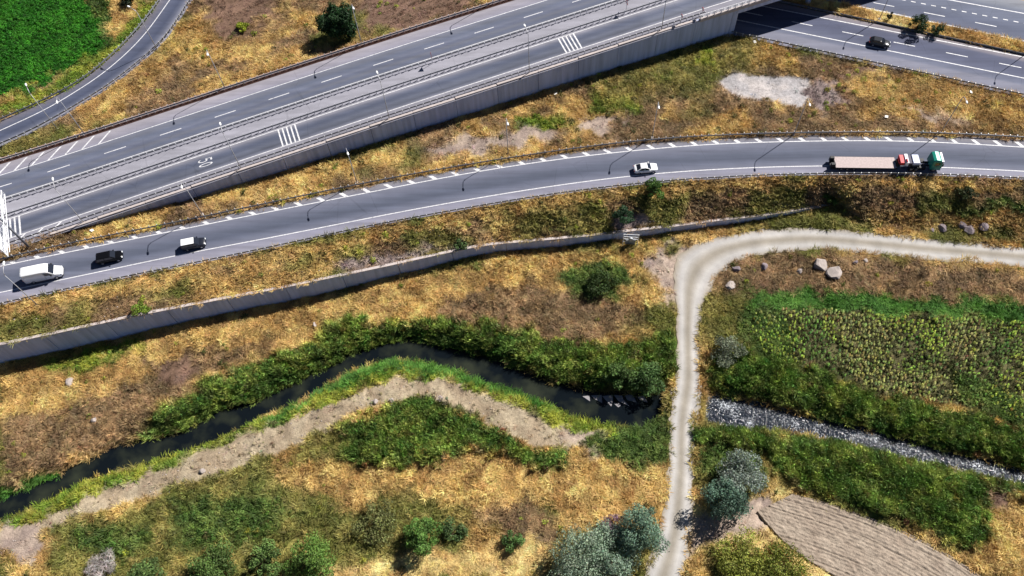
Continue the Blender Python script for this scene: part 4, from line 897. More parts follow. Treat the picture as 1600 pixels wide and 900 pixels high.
for s_ in (-1, 1):
    vp('side_window', [(.55,s_*.97,1.45),(1.75,s_*.965,1.42),(1.3,s_*.95,2.05),(.55,s_*.955,2.1)], (0, s_ * .03, .0))
    vp('door_seam', [(.42,s_*.99,.5),(.45,s_*.99,.5),(.45,s_*.96,2.15),(.42,s_*.96,2.15)], (0, s_ * .012, 0), M_black)
    MB().box(-.12, .12, -.13, .13, -.2, .2).build('mirror', M_black, v, loc=(1.55, s_ * 1.12, 1.55), bevel=.04)
    MB().box(-.2, .14, -.15, .15, -.12, .12).build('headlight', M_lamp, v, loc=(2.86, s_ * .66, .9), bevel=.03)
    MB().box(-.04, .04, -.07, .07, -.25, .25).build('tail_light', M_tail, v, loc=(-2.99, s_ * .84, 1.2))
    for xw in (1.95, -1.75): wheel(v, xw, s_ * .88, .36, .24)
MB().box(-.12, .25, -.85, .85, -.14, .14).build('bumper', M_black, v, loc=(2.78, 0, .42), bevel=.05)
# truck with lowbed trailer
M_green = paint('cab_green_paint', (.01, .20, .15)); M_bed = mat('pale_pink_deck_boards', alb(226, 208, 206), .8, var=.16, scale=3); M_ch = mat('truck_chassis', (.015, .015, .018), .6)
p = U(1379, 259.5, 0); th_ = heading(xS, p[0]); tk = empty('flatbed_truck', tuple(p), th_); tk.scale = (.94, 1, 1); tag(tk, 'green lorry pulling a long empty pale flatbed trailer', 'truck', 'vehicles on the roads')
mb = MB(); mb.box(-9.5, 2.3, -.5, -.3, .55, .92).box(-9.5, 2.3, .3, .5, .55, .92).box(-9.6, -9.35, -1.2, 1.2, .5, .95)
for i in range(10): mb.box(-9.2 + i * 1.25, -9.05 + i * 1.25, -1.15, 1.15, .7, .92)
mb.build('trailer_frame', M_ch, tk)
for i in range(10): MB().box(-9.5, 2.1, -1.25 + i * .25 + .006, -1.0 + i * .25 - .006, .93, 1.0).build('deck_board', M_bed, tk)
for s_ in (-1, 1): MB().box(-9.5, 2.2, s_ * 1.27 - .02, s_ * 1.27 + .02, .72, 1.0).build('side_rave', M_ch, tk)
MB().box(-10.4, -9.62, -1.1, 1.1, .45, .62).box(-10.4, -9.62, -1.0, -.5, .62, 1.5).box(-10.4, -9.62, .5, 1.0, .62, 1.5).build('loading_ramp', M_ch, tk)
mb = MB(); mb.box(2.2, 3.0, -.55, .55, .6, 1.5).box(2.6, 6.4, -.9, .9, 1.3, 1.55).build('gooseneck', M_ch, tk)
M_rd = mat('red_box_paint', (.48, .03, .04), .45); M_wt = mat('white_box_paint', (.72, .70, .74), .5); M_bl = mat('blue_grey_sheet', (.42, .46, .62), .5); M_dk = mat('dark_crate', (.03, .03, .06), .6)
MB().box(2.5, 3.3, -.95, .95, 1.56, 2.15).box(2.35, 2.5, -.6, .6, 1.56, 1.9).build('red_tool_box', M_rd, tk, bevel=.05)
MB().box(3.42, 4.05, -1.1, 1.0, 1.56, 2.35).build('white_tool_box', M_wt, tk, bevel=.04); MB().box(3.55, 3.75, -1.0, -.2, 2.352, 2.6).build('red_can', M_rd, tk, bevel=.04)
MB().box(4.15, 4.75, -1.0, .95, 1.56, 2.1).build('dark_tool_box', M_dk, tk, bevel=.04); MB().box(4.9, 6.2, -1.0, 1.0, 1.56, 2.2).build('blue_grey_box', M_bl, tk, bevel=.05)
mb = MB(); mb.box(4.6, 10.4, -.48, -.28, .6, .95).box(4.6, 10.4, .28, .48, .6, .95).box(6.5, 7.7, .5, 1.1, .45, 1.0).box(6.5, 7.7, -1.1, -.5, .45, 1.0).box(5.4, 6.4, -.5, .5, .95, 1.25).build('tractor_chassis', M_ch, tk)
cabr = [[(x_, s_ * y_, z_) for s_, y_, z_ in ((-1, 1.2, zb), (-1, 1.22, zb + .9), (-1, 1.18, zt - .35), (-1, 1.0, zt), (1, 1.0, zt), (1, 1.18, zt - .35), (1, 1.22, zb + .9), (1, 1.2, zb))] for x_, zb, zt in ((8.5, .75, 2.95), (9.0, .65, 3.1), (9.7, .6, 3.0), (10.12, .5, 2.75), (10.42, .45, 2.1), (10.5, .5, 1.2))]
MB().loft(cabr).build('cab', M_green, tk)
MB().box(10.0, 10.44, -1.02, 1.02, 1.75, 2.62, Matrix.Translation((.10, 0, 0))).build('windshield', M_glass, tk, bevel=.05)
MB().box(10.05, 10.5, -1.1, 1.1, 2.66, 2.76).build('sun_visor', M_wt, tk, bevel=.02); MB().box(10.3, 10.62, -1.2, 1.2, .4, .85).build('bumper', M_wt, tk, bevel=.05)
for s_ in (-1, 1):
    MB().box(9.0, 9.9, s_ * 1.22 - .03, s_ * 1.22 + .03, 1.7, 2.45).build('side_window', M_glass, tk)
    MB().box(-.08, .08, -.14, .14, -.35, .35).build('mirror', M_black, tk, loc=(10.35, s_ * 1.42, 2.2), bevel=.03)
    MB().box(-.05, .05, -.2, .2, -.1, .1).build('headlight', M_lamp, tk, loc=(10.63, s_ * .85, .65))
    for xw in (9.3, 6.0, 5.0): wheel(tk, xw, s_ * 1.0, .5, .34)
    for xw in (-8.3, -7.1, -5.9): wheel(tk, xw, s_ * 1.02, .36, .3)

# ================================================================== plants scattered over the ground (uncountable cover)
PROTO = {}
def blades(n, rad, h0, h1, wd, lean, seed, bend=.35):
    r = np.random.default_rng(seed); a = r.uniform(0, 6.283, n); d = rad * np.sqrt(r.uniform(0, 1, n)); x, y = d * np.cos(a), d * np.sin(a)
    h = r.uniform(h0, h1, n); la = a + r.normal(0, .7, n); lx, ly = np.cos(la) * lean * h * r.uniform(.3, 1, n), np.sin(la) * lean * h * r.uniform(.3, 1, n)
    wa = r.uniform(0, 6.283, n); wx, wy = np.cos(wa) * wd / 2, np.sin(wa) * wd / 2; z = np.zeros(n)
    q = [np.stack(v, -1) for v in ((x - wx, y - wy, z), (x + wx, y + wy, z), (x + lx * bend + wx, y + ly * bend + wy, h * .62), (x + lx * bend - wx, y + ly * bend - wy, h * .62), (x + lx + wx * .25, y + ly + wy * .25, h), (x + lx - wx * .25, y + ly - wy * .25, h))]
    V = np.stack(q, 1).reshape(-1, 3); b = np.arange(n)[:, None] * 6
    Q = np.concatenate([b + [0, 1, 2, 3], b + [3, 2, 4, 5]]); sh = np.repeat(r.uniform(.82, 1.16, n), 6); return V, Q, sh
def leaves(n, rad, h, size, seed, flat=.6):
    r = np.random.default_rng(seed); d = r.normal(0, 1, (n, 3)); d /= np.linalg.norm(d, axis=1)[:, None]; d[:, 2] = np.abs(d[:, 2]); c = d * r.uniform(.45, 1, (n, 1)) * [rad, rad, h]
    nr = d + r.normal(0, flat, (n, 3)); nr /= np.linalg.norm(nr, axis=1)[:, None]; t = np.cross(nr, r.normal(0, 1, (n, 3))); t /= np.linalg.norm(t, axis=1)[:, None]; b = np.cross(nr, t)
    s_ = size * r.uniform(.6, 1.3, (n, 1)); V = np.stack([c - t * s_ * 1.2, c - b * s_ * .5, c + t * s_ * 1.2, c + b * s_ * .5], 1).reshape(-1, 3); V[:, 2] = np.maximum(V[:, 2], 0)
    return V, np.arange(n * 4).reshape(n, 4), np.repeat(r.uniform(.65, 1.3, n), 4)
def proto(col, name, geo):
    V, Q, sh = geo; me = fast_mesh(name, V, Q, np.repeat(sh[:, None], 3, 1), attr='shade'); me.materials.append(M_leaf)
    o = bpy.data.objects.new(name, me); col.objects.link(o)
def protos(key, geos):
    c = bpy.data.collections.new('plants_' + key); [proto(c, '%s_%d' % (key, i), g) for i, g in enumerate(geos)]; PROTO[key] = (c, len(geos))
protos('grass', [blades(20, .30, .5, 1.1, .075, .9, s) for s in range(3)] + [blades(18, .36, .3, .8, .08, 1.5, 9)])
def both_geo(a, b):
    return np.vstack([a[0], b[0]]), np.vstack([a[1], b[1] + len(a[0])]), np.concatenate([a[2], b[2]])
def reedgeo(s):
    a = blades(26, .40, .8, 1.5, .08, .6, s, .3); b = leaves(26, .45, .75, .15, s + 60, .5); b[0][:, 2] += .45; return both_geo(a, b)
protos('reed', [reedgeo(s) for s in (21, 22, 23)])
protos('weed', [leaves(60, .42, .5, .10, s) for s in (31, 32, 33)])
def sunflower(seed):
    r = np.random.default_rng(seed); Vs, Qs, Ss = [], [], []; n0 = 0
    def put(V, Q, s_):
        nonlocal n0; Vs.append(V); Qs.append(np.array(Q) + n0); Ss.append(np.full(len(V), s_) if np.isscalar(s_) else s_); n0 += len(V)
    put(np.array([(-.03, 0, 0), (.03, 0, 0), (.03, 0, 1.25), (-.03, 0, 1.25)]), [(0, 1, 2, 3)], .8)
    for i in range(9):
        a = i * 2.4 + r.uniform(-.3, .3); z = .35 + i * .09; l = .38 - i * .012; c, s_ = math.cos(a), math.sin(a)
        put(np.array([(0, 0, z), (c * l * .55 - s_ * l * .4, s_ * l * .55 + c * l * .4, z + .04), (c * l, s_ * l, z - .12), (c * l * .55 + s_ * l * .4, s_ * l * .55 - c * l * .4, z + .04)]), [(0, 1, 2, 3)], r.uniform(.75, 1.25))
    ang = np.linspace(0, 6.283, 9)[:-1]; hx = r.uniform(.05, .14); ring_ = np.stack([hx + .15 * np.cos(ang), .15 * np.sin(ang), 1.27 - .08 * np.cos(ang)], -1)
    put(ring_, [(0, 1, 2, 3), (0, 3, 4, 7), (4, 5, 6, 7)], 1.35)
    return np.vstack(Vs), np.vstack(Qs), np.concatenate(Ss)
protos('sunflower', [sunflower(s) for s in (51, 52, 53)])
def instancer(name, key, P, rot, scl, col, label=None):
    c, n = PROTO[key]; me = bpy.data.meshes.new(name); me.vertices.add(len(P)); me.vertices.foreach_set('co', np.asarray(P, np.float32).ravel())
    for nm, ty, ar in (('rot', 'FLOAT_VECTOR', rot), ('scl', 'FLOAT_VECTOR', scl)):
        me.attributes.new(nm, ty, 'POINT').data.foreach_set('vector', np.asarray(ar, np.float32).ravel())
    ci = np.ones((len(P), 4), np.float32); ci[:, :3] = col; me.attributes.new('tint', 'FLOAT_COLOR', 'POINT').data.foreach_set('color', ci.ravel())
    me.attributes.new('idx', 'INT', 'POINT').data.foreach_set('value', rng.integers(0, n, len(P)).astype(np.int32)); me.update()
    o = link(name, me); tag(o, label, None, None, 'stuff')
    ng = bpy.data.node_groups.new(name + '_scatter', 'GeometryNodeTree'); ng.interface.new_socket('Geometry', in_out='INPUT', socket_type='NodeSocketGeometry'); ng.interface.new_socket('Geometry', in_out='OUTPUT', socket_type='NodeSocketGeometry')
    N = ng.nodes; gi, go = N.new('NodeGroupInput'), N.new('NodeGroupOutput'); ip = N.new('GeometryNodeInstanceOnPoints'); co = N.new('GeometryNodeCollectionInfo')
    co.inputs['Collection'].default_value = c; co.inputs['Separate Children'].default_value = True; co.inputs['Reset Children'].default_value = True
    def na(nm, ty): a = N.new('GeometryNodeInputNamedAttribute'); a.data_type = ty; a.inputs[0].default_value = nm; return a.outputs[0]
    L = ng.links.new; L(gi.outputs[0], ip.inputs['Points']); L(co.outputs[0], ip.inputs['Instance']); ip.inputs['Pick Instance'].default_value = True
    L(na('idx', 'INT'), ip.inputs['Instance Index']); L(na('rot', 'FLOAT_VECTOR'), ip.inputs['Rotation']); L(na('scl', 'FLOAT_VECTOR'), ip.inputs['Scale']); L(ip.outputs[0], go.inputs[0])
    md_ = o.modifiers.new('scatter', 'NODES'); md_.node_group = ng; return o
def sample(me, per_m2):
    """random points on a sheet's surface, only where the photograph (with a margin) can see"""
    n = len(me.vertices); V = np.empty(n * 3, np.float32); me.vertices.foreach_get('co', V); V = V.reshape(-1, 3).astype(float)
    me.calc_loop_triangles(); T = np.empty(len(me.loop_triangles) * 3, np.int32); me.loop_triangles.foreach_get('vertices', T); T = T.reshape(-1, 3)
    c = V[T].mean(1); px, py = PRJ(c); T = T[(px > -130) & (px < 1730) & (py > -70) & (py < 1060)]
    a, b, c = V[T[:, 0]], V[T[:, 1]], V[T[:, 2]]; ar = np.linalg.norm(np.cross(b - a, c - a), axis=1) / 2; cn = rng.poisson(ar * per_m2); k = np.repeat(np.arange(len(T)), cn)
    u, v = rng.uniform(0, 1, len(k)), rng.uniform(0, 1, len(k)); f_ = u + v > 1; u[f_], v[f_] = 1 - u[f_], 1 - v[f_]
    return a[k] + (b - a)[k] * u[:, None] + (c - a)[k] * v[:, None]
pools = {'grass': [], 'weed': [], 'reed': []}
GP_POLY = None
for sid, mes in SHEETS.items():
    for me in mes:
        for key, colk, mx_ in (('grass', 3, 7.0), ('weed', 5, 6.5), ('reed', 6, 3.2)):
            if key == 'reed' and sid != 'S': continue
            P = sample(me, mx_); A = cover(P, sid); keep = rng.uniform(0, 1, len(P)) < A[:, colk] / mx_
            if sid == 'S':
                rd = polydist(P[:, 0], P[:, 1], DR_POLY); keep &= (rd > (fbm(P[:, 0], P[:, 1], 1.6, 3, 221) - .62) * 1.4 + .34 + .5 * (key != 'grass')) & (P[:, 2] > WZ - (.02 if key == 'weed' else .26))
                keep &= polydist(P[:, 0], P[:, 1], PL_POLY) > (fbm(P[:, 0], P[:, 1], 1.4, 3, 227) - .55) * 4.5 - .3
            if sid == 'N':
                keep &= (polydist(P[:, 0], P[:, 1], LP_POLY) > .25) & ((P[:, 0] * HN[0] + P[:, 1] * HN[1]) > O_NB + 1.1)
            P, A = P[keep], A[keep]; pools[key].append(np.concatenate([P, A], 1))
for key in pools: pools[key] = np.concatenate(pools[key])
def jitter_col(c, amt): 
    l = rng.normal(1, amt, (len(c), 1)); h = rng.normal(0, amt * .35, (len(c), 3)); return np.clip(c * np.clip(l + h, .35, 1.8), .004, .75)
G = pools['grass']; n = len(G); flow = fbm(G[:, 0], G[:, 1], 4.5, 3, 131) * 14
tl = rng.uniform(.05, .75, n) * sstep(fbm(G[:, 0], G[:, 1], 6, 3, 137), .35, .6)
rot = np.stack([np.cos(flow) * tl, np.sin(flow) * tl, rng.uniform(0, 6.283, n)], -1)
sz = G[:, 7] * rng.uniform(.55, 1.35, n) * (.75 + .6 * fbm(G[:, 0], G[:, 1], 3, 2, 139)); wd_ = rng.uniform(.7, 1.25, n) * (.6 + .5 * np.clip(G[:, 7] / .42, .5, 1.4))
instancer('grass', 'grass', G[:, :3] - [0, 0, .02], rot, np.stack([wd_, wd_, sz], -1), jitter_col(G[:, 3:6] * KA * 1.85, .13))
extra = []
for sid, dens in (('V', .10), ('N', .05), ('E', .07), ('S', .035)):
    P = sample(SHEETS[sid][0], dens); A = cover(P, sid)
    k = (A[:, 3] > 1.0) & (A[:, 8 - 3] < 4) & (fbm(P[:, 0], P[:, 1], 5, 3, 231) > .42)
    if sid == 'S': k &= (polydist(P[:, 0], P[:, 1], DR_POLY) > .6) & (P[:, 2] > WZ) & (polydist(P[:, 0], P[:, 1], PL_POLY) > .5)
    if sid == 'N': k &= (polydist(P[:, 0], P[:, 1], LP_POLY) > .8) & ((P[:, 0] * HN[0] + P[:, 1] * HN[1]) > O_NB + 2)
    P = P[k]; n = len(P); t_ = sstep(fbm(P[:, 0], P[:, 1], 9, 2, 233) + rng.normal(0, .12, n), .4, .62)[:, None]
    extra.append(np.c_[P, lin((92, 92, 52)) * (1 - t_) + lin((150, 158, 60)) * t_])
X_ = np.concatenate(extra); n = len(X_); s_ = rng.uniform(.7, 1.7, n)
instancer('weed_clumps', 'weed', X_[:, :3], np.stack([rng.normal(0, .15, n), rng.normal(0, .15, n), rng.uniform(0, 6.283, n)], -1), np.stack([s_, s_, s_ * rng.uniform(.9, 1.5, n)], -1), jitter_col(X_[:, 3:6] * KA * 1.9, .2))
G = pools['weed']; n = len(G); crop = G[:, 8] > 5
gcol = G[:, 3:6].copy(); gr = lin((84, 108, 40)); gcol = gcol * .72 + gr * .28; gcol[crop] = G[crop, 3:6]
s_ = rng.uniform(.5, 1.25, n) * np.clip(.55 + .25 * G[:, 8], .5, 1.25); s_ = np.where(crop, rng.uniform(.8, 1.2, n), s_)
instancer('weeds', 'weed', G[:, :3], np.stack([rng.normal(0, .15, n), rng.normal(0, .15, n), rng.uniform(0, 6.283, n)], -1), np.stack([s_, s_, s_ * rng.uniform(.8, 1.4, n)], -1), jitter_col(gcol * KA * 2.0, .28))
G = pools['reed']; n = len(G); hh = (.45 + 1.15 * fbm(G[:, 0], G[:, 1], 2.2, 3, 151)) * rng.uniform(.8, 1.2, n); bank = 1 - .35 * (1 - sstep(polydist(G[:, 0], G[:, 1], RIV), .2, 2.0))
instancer('reeds', 'reed', G[:, :3] - [0, 0, .05], np.stack([rng.normal(0, .16, n), rng.normal(0, .16, n), rng.uniform(0, 6.283, n)], -1), np.stack([rng.uniform(.8, 1.3, n), rng.uniform(.8, 1.3, n), hh * bank], -1), jitter_col(G[:, 3:6] * KA * 2.3, .34))
# sunflower crop in rows
fp = pl([(1172,478),(1250,483),(1400,496),(1600,506),(1700,516),(1700,690),(1600,660),(1500,638),(1330,598),(1200,558),(1166,520)], -6.6)
ra = math.radians(-8); ux, uy = np.array([math.cos(ra), math.sin(ra)]), np.array([-math.sin(ra), math.cos(ra)])
I, J = np.meshgrid(np.arange(-150, 300) * .42, np.arange(-140, 140) * .62); Q = fp[:, :2].mean(0) + I.ravel()[:, None] * ux + J.ravel()[:, None] * uy + rng.normal(0, .13, (I.size, 2))
th_n = fbm(Q[:, 0], Q[:, 1], 6, 3, 161); k = (polydist(Q[:, 0], Q[:, 1], fp) < -.2 + (th_n - .5) * 3) & (rng.uniform(0, 1, len(Q)) < .55 + .6 * sstep(th_n, .35, .6)); Q = Q[k]; th_n = th_n[k]
n = len(Q); zz = zs(Q[:, 0], Q[:, 1]); k = sstep(fbm(Q[:, 0], Q[:, 1], 5, 3, 163), .4, .6)[:, None]
cs = lin((142, 162, 64)) * (1 - k) + lin((96, 126, 56)) * k; k2 = (sstep(fbm(Q[:, 0], Q[:, 1], 9, 2, 167), .5, .65))[:, None]; cs = cs * (1 - k2) + lin((144, 148, 84)) * k2
s_ = rng.uniform(.42, .8, n); instancer('sunflower_crop', 'sunflower', np.c_[Q, zz], np.stack([rng.normal(0, .1, n), rng.normal(0, .1, n), rng.normal(3.6, .5, n)], -1), np.stack([s_, s_, s_], -1), jitter_col(cs * KA * 1.75, .4))

# ================================================================== trees and shrubs, each one built on its own
def plant(name, label, base, R, H, col, nleaf=1500, lobes=9, leaf=.16, cat='shrub', group='shrubs on the dry ground', trunk=.25, stretch=1.0, seed=0, twigs=False):
    r = np.random.default_rng(seed + 500); o = empty(name, tuple(map(float, base))); tag(o, label, cat, group)
    mb = MB(); th = H * trunk; mb.tube([(0, 0, -.3), (0, 0, th * .6), (r.normal(0, .08), r.normal(0, .08), H * .75)], [.06 + .025 * H, .05 + .018 * H, .02], 7)
    cen = []; lobes = int(lobes * 1.8)
    for i in range(lobes):
        a = i * 2.399 + r.uniform(-.4, .4); d = R * r.uniform(.62, .92) * math.sqrt((i + .5) / lobes); z = th + (H - th) * (.18 + .68 * r.uniform(0, 1) * (1 - .6 * (d / R) ** 2)); c = np.array([d * math.cos(a) * stretch, d * math.sin(a), z]); cen.append((c, R * r.uniform(.18, .42)))
        mb.tube([(0, 0, th * .5), tuple(c * [.5, .5, .75]), tuple(c)], [.03 + .012 * H, .03, .012], 5)
    mb.build('trunk', M_bark, o)
    wts = np.array([q[1] ** 2 for q in cen]); k = r.choice(lobes, nleaf, p=wts / wts.sum()); C = np.array([q[0] for q in cen])[k]; rr = np.array([q[1] for q in cen])[k]
    d = r.normal(0, 1, (nleaf, 3)); d /= np.linalg.norm(d, axis=1)[:, None]; c = C + d * (rr * r.uniform(.35, 1.05, nleaf) ** .6)[:, None] * [1, 1, min(1.15, H / R * .55)]
    c += (vnoise(c[:, 0] * 2.1 + 5, c[:, 1] * 2.1 + c[:, 2] * 1.7, seed)[:, None] - .5) * .35 * R * d * .6
    c[:, 2] = np.clip(c[:, 2], .05, H * 1.08)
    nr = d * .8 + r.normal(0, .55, (nleaf, 3)); nr /= np.linalg.norm(nr, axis=1)[:, None]; t = np.cross(nr, r.normal(0, 1, (nleaf, 3))); t /= np.linalg.norm(t, axis=1)[:, None]; b = np.cross(nr, t); s_ = leaf * r.uniform(.6, 1.35, (nleaf, 1))
    V = np.stack([c - t * s_ * (2.2 if twigs else 1.15), c - b * s_ * (.12 if twigs else .55), c + t * s_ * (2.2 if twigs else 1.15), c + b * s_ * (.12 if twigs else .55)], 1).reshape(-1, 3)
    base_c = lin(col) * KA * 1.7; lc = base_c * np.clip(r.normal(1, .22, (nleaf, 1)), .45, 1.7) * np.clip(r.normal(1, .06, (nleaf, 3)), .8, 1.2); lob = r.uniform(.62, 1.4, lobes)[k][:, None]
    link('crown', fast_mesh('crown', V, np.arange(nleaf * 4).reshape(nleaf, 4), np.repeat(np.clip(lc * lob, .003, .7), 4, 0)), M_leafo, o)
    return o
def gS(px, py): return UF(np.array([float(px)]), np.array([float(py)]), zs)[0]
def gU(px, py, z): return U(px, py, z)
TR = [  # name, label, base px, R, H, colour, leaves, lobes, leaf size
 ('tree','tall dark green tree with a long shadow beside the far highway edge',(535,56),'n',3.0,7.8,(34,62,30),9000,16,.22),
 ('shrub','round bright green shrub casting a black shadow, bottom left of centre',(495,882),'s',3.0,5.4,(98,128,58),5200,11,.13),
 ('shrub','small green shrub left of the round bright green shrub',(422,880),'s',2.2,3.2,(98,124,66),2800,8,.13),
 ('shrub','wide dark green shrub near the bottom left edge',(338,893),'s',3.3,3.4,(88,112,56),4600,11,.14),
 ('shrub','bluish green shrub cut by the bottom border near the grey dead bush',(235,898),'s',2.3,2.2,(94,116,64),2200,8,.13),
 ('shrub','loose olive shrub on the golden grass, left of a greener neighbour',(590,818),'s',2.9,2.6,(112,116,70),2900,9,.12),
 ('shrub','compact green shrub with a black shadow in the golden grass',(664,840),'s',2.4,4.4,(92,126,58),4200,9,.13),
 ('shrub','low dark green shrub right of the compact green one',(712,832),'s',1.8,1.8,(82,106,62),1500,6,.12),
 ('shrub','small lone green shrub left of the grey grey green trees',(803,848),'s',1.4,2.6,(92,122,66),1300,6,.12),
 ('bushy_tree','large pale grey green bushy tree in front at the bottom border',(905,888),'s',4.3,5.6,(142,160,136),7600,14,.13),
 ('bushy_tree','grey green bushy tree in the middle of the grey green trees',(957,872),'s',3.7,5.2,(132,152,130),6400,12,.13),
 ('bushy_tree','grey green bushy tree rising beside the dirt road, rear of the group',(1000,838),'s',3.2,6.4,(112,138,116),6400,12,.13),
 ('shrub','purplish leafless shrub between the grey green trees',(958,826),'s',1.8,2.8,(128,104,122),1500,7,.10),
 ('bushy_tree','pale grey bushy tree on the right side of the dirt road',(1152,750),'s',3.2,4.6,(140,152,140),5800,12,.13),
 ('bushy_tree','darker blue green bushy tree throwing its shadow on the dirt road',(1128,788),'s',3.0,5.6,(92,118,100),5800,11,.13),
 ('shrub','grey green round shrub beside the dirt road near the sunflowers',(1135,556),'s',2.7,3.2,(126,134,112),2800,9,.12),
 ('shrub','dense green thicket left of the river crossing',(1012,600),'s',2.8,3.2,(88,116,66),3400,10,.14),
 ('shrub','second green thicket bushy on the bank left of the river crossing',(970,592),'s',2.4,2.6,(88,114,60),2400,8,.14),
 ('shrub','dark leafy shrub amid the dry grass inside the bend of the wall',(938,448),'s',2.6,2.0,(62,82,40),2400,8,.13),
 ('hedge','yellow olive hedge at the bottom border right of the dirt road',(1155,884),'s',3.6,2.8,(134,140,62),5200,14,.13),
 ('hedge','yellow olive hedge beside the ploughed field',(1225,894),'s',3.8,2.4,(130,138,60),5200,14,.13),
 ('shrub','green shrub leaning over the exit road guardrail below the white sedan',(1021,300),'e',1.7,2.6,(78,112,46),1500,7,.13),
 ('shrub','dark shrub on the embankment with a dark shadow',(972,346),'e',1.7,2.8,(48,76,50),1500,7,.13),
 ('shrub','small green shrub on the wall coping left of the wall bend',(722,387),'w',1.1,1.5,(84,108,62),900,5,.11),
 ('shrub','yellow green shrub on the wall coping near the left border',(224,488),'w',1.3,1.5,(112,136,48),1000,5,.11),
 ('shrub','yellow green bush in the dry grass by the curved ramp',(381,47),'n',1.5,1.2,(150,162,50),1000,6,.12),
 ('shrub','large dark evergreen shrub in the dry median',(1432,48),'c',1.9,3.0,(30,56,26),1600,7,.13),
 ('shrub','smaller evergreen shrub right of the large one in the median',(1460,53),'c',1.3,1.9,(36,58,28),900,5,.12),
 ('shrub','tiny dark shrub on a thin stem in the median',(1388,31),'c',.6,1.9,(26,44,22),400,4,.1),
 ('shrub','dark shrub at the corner of the green crop field',(205,5),'n',1.8,2.2,(30,44,24),1500,7,.13),
 ('shrub','low rounded shrub on the slope above the right boulders',(1508,307),'e',1.7,1.6,(62,72,40),1200,6,.12),
 ('shrub','green tuft shrub beside the end of the retaining wall',(1296,312),'e',1.3,1.5,(76,102,42),900,5,.12),
]
emb_me = SHEETS['E'][0]; vrg_me = SHEETS['V'][0]
def near_z(me, px, py):
    V = np.empty(len(me.vertices) * 3, np.float32); me.vertices.foreach_get('co', V); V = V.reshape(-1, 3); a, b = PRJ(V); i = np.argmin((a - px) ** 2 + (b - py) ** 2); return V[i].astype(float)
for i, (nm, lb, (px, py), on, R, H, col, nl, lo, lf) in enumerate(TR):
    b = gS(px, py) if on == 's' else near_z(emb_me, px, py) if on in 'ew' else UF(np.array([float(px)]), np.array([float(py)]), zn)[0] if on == 'n' else U(px, py, .37)
    R, H = R * 1.22, H * 1.2; nl = int(nl * 1.35)
    plant(nm, lb, b, R, H, col, nl, lo, lf, 'tree' if nm in ('tree', 'bushy_tree') else ('hedge' if nm == 'hedge' else 'shrub'), {'bushy_tree': 'grey green trees by the dirt road', 'hedge': 'hedges by the dirt road', 'tree': None}.get(nm, 'shrubs on the dry ground'), seed=i, trunk=.08 if nm == 'tree' else .15)
# grey dead bush
plant('dead_bush', 'grey leafless dead bush near the bottom left corner', gS(162, 885), 2.4, 2.2, (176, 168, 164), 1300, 8, .22, 'bush', None, seed=77, twigs=True)

# ================================================================== boulders, rubble and litter
def rock(name, label, base, size, seed, m=M_rock, group=None, cat='boulder', flat=.75):
    r = np.random.default_rng(seed); bm = bmesh.new(); bmesh.ops.create_icosphere(bm, subdivisions=2, radius=1)
    cuts = [(Vector(r.normal(0, 1, 3)).normalized(), r.uniform(.45, .85)) for _ in range(9)]
    for v in bm.verts:
        for n_, d_ in cuts:
            e_ = v.co.dot(n_) - d_
            if e_ > 0: v.co -= n_ * e_
        v.co *= 1 + r.normal(0, .025)
    sc_ = Vector((size * r.uniform(.85, 1.15), size * r.uniform(.8, 1.1), size * flat)); bmesh.ops.scale(bm, vec=sc_, verts=bm.verts); me = bpy.data.meshes.new(name); bm.to_mesh(me); bm.free()
    o = link(name, me, m, None, (base[0], base[1], base[2] + size * flat * .35)); o.rotation_euler = (r.uniform(-.2, .2), r.uniform(-.2, .2), r.uniform(0, 6.28)); tag(o, label, cat, group); return o
M_rock2 = mat('purple_grey_stone', alb(160, 146, 152), .85, var=.25, scale=2, bump=.6)
M_white = mat('white_litter', (.68, .66, .62), .7, var=.12)
RK = [((1281,414),2.0,'largest pale boulder beside the bend of the dirt road',0),((1303,428),1.7,'flat pale boulder right of the largest one',0),((1194,417),.95,'purplish boulder left of the largest pale boulder',1),((1249,424),.85,'low flat stone half hidden in weeds beside the dirt road',0),((1150,421),1.0,'reddish grey stone near the inner bend of the dirt road',1),((1140,447),1.1,'heap like stone at the inner bend of the dirt road',0),
 ((1512,362),1.35,'tall purple grey boulder below the embankment on the right',1),((1503,352),1.0,'dark purple boulder behind the tall one on the right',1),((1537,357),1.1,'purple boulder furthest right below the embankment',1),((1469,357),1.1,'long purple boulder left of the group on the right',1),((1455,360),.8,'small purple boulder at the left end of the right group',1),((1337,411),.7,'brownish stone pile piece right of the pale boulders',1),((1352,408),.6,'small pale stone right of the pale boulders',0),
 ((110,598),.9,'flat whitish slab lying in the golden grass',0),((148,656),.7,'whitish stone above the river bank on the left',0),((492,509),.75,'pale block in the grass below the retaining wall',0),((243,486),.5,'pale stone beside the yellow green shrub on the wall',0),((317,737),.6,'round pale stone on the gravel track',0),((587,628),.6,'grey stone on the gravel track near the reeds',0),((612,626),.55,'second grey stone on the gravel track near the reeds',0)]
for i, ((px, py), sz_, lb, k) in enumerate(RK):
    b = near_z(emb_me, px, py) if (py < 375 or (px, py) == (243, 486)) else gS(px, py); rock('boulder', lb, b, sz_ * .88, 200 + i, M_rock2 if k else M_rock, 'boulders and stones')
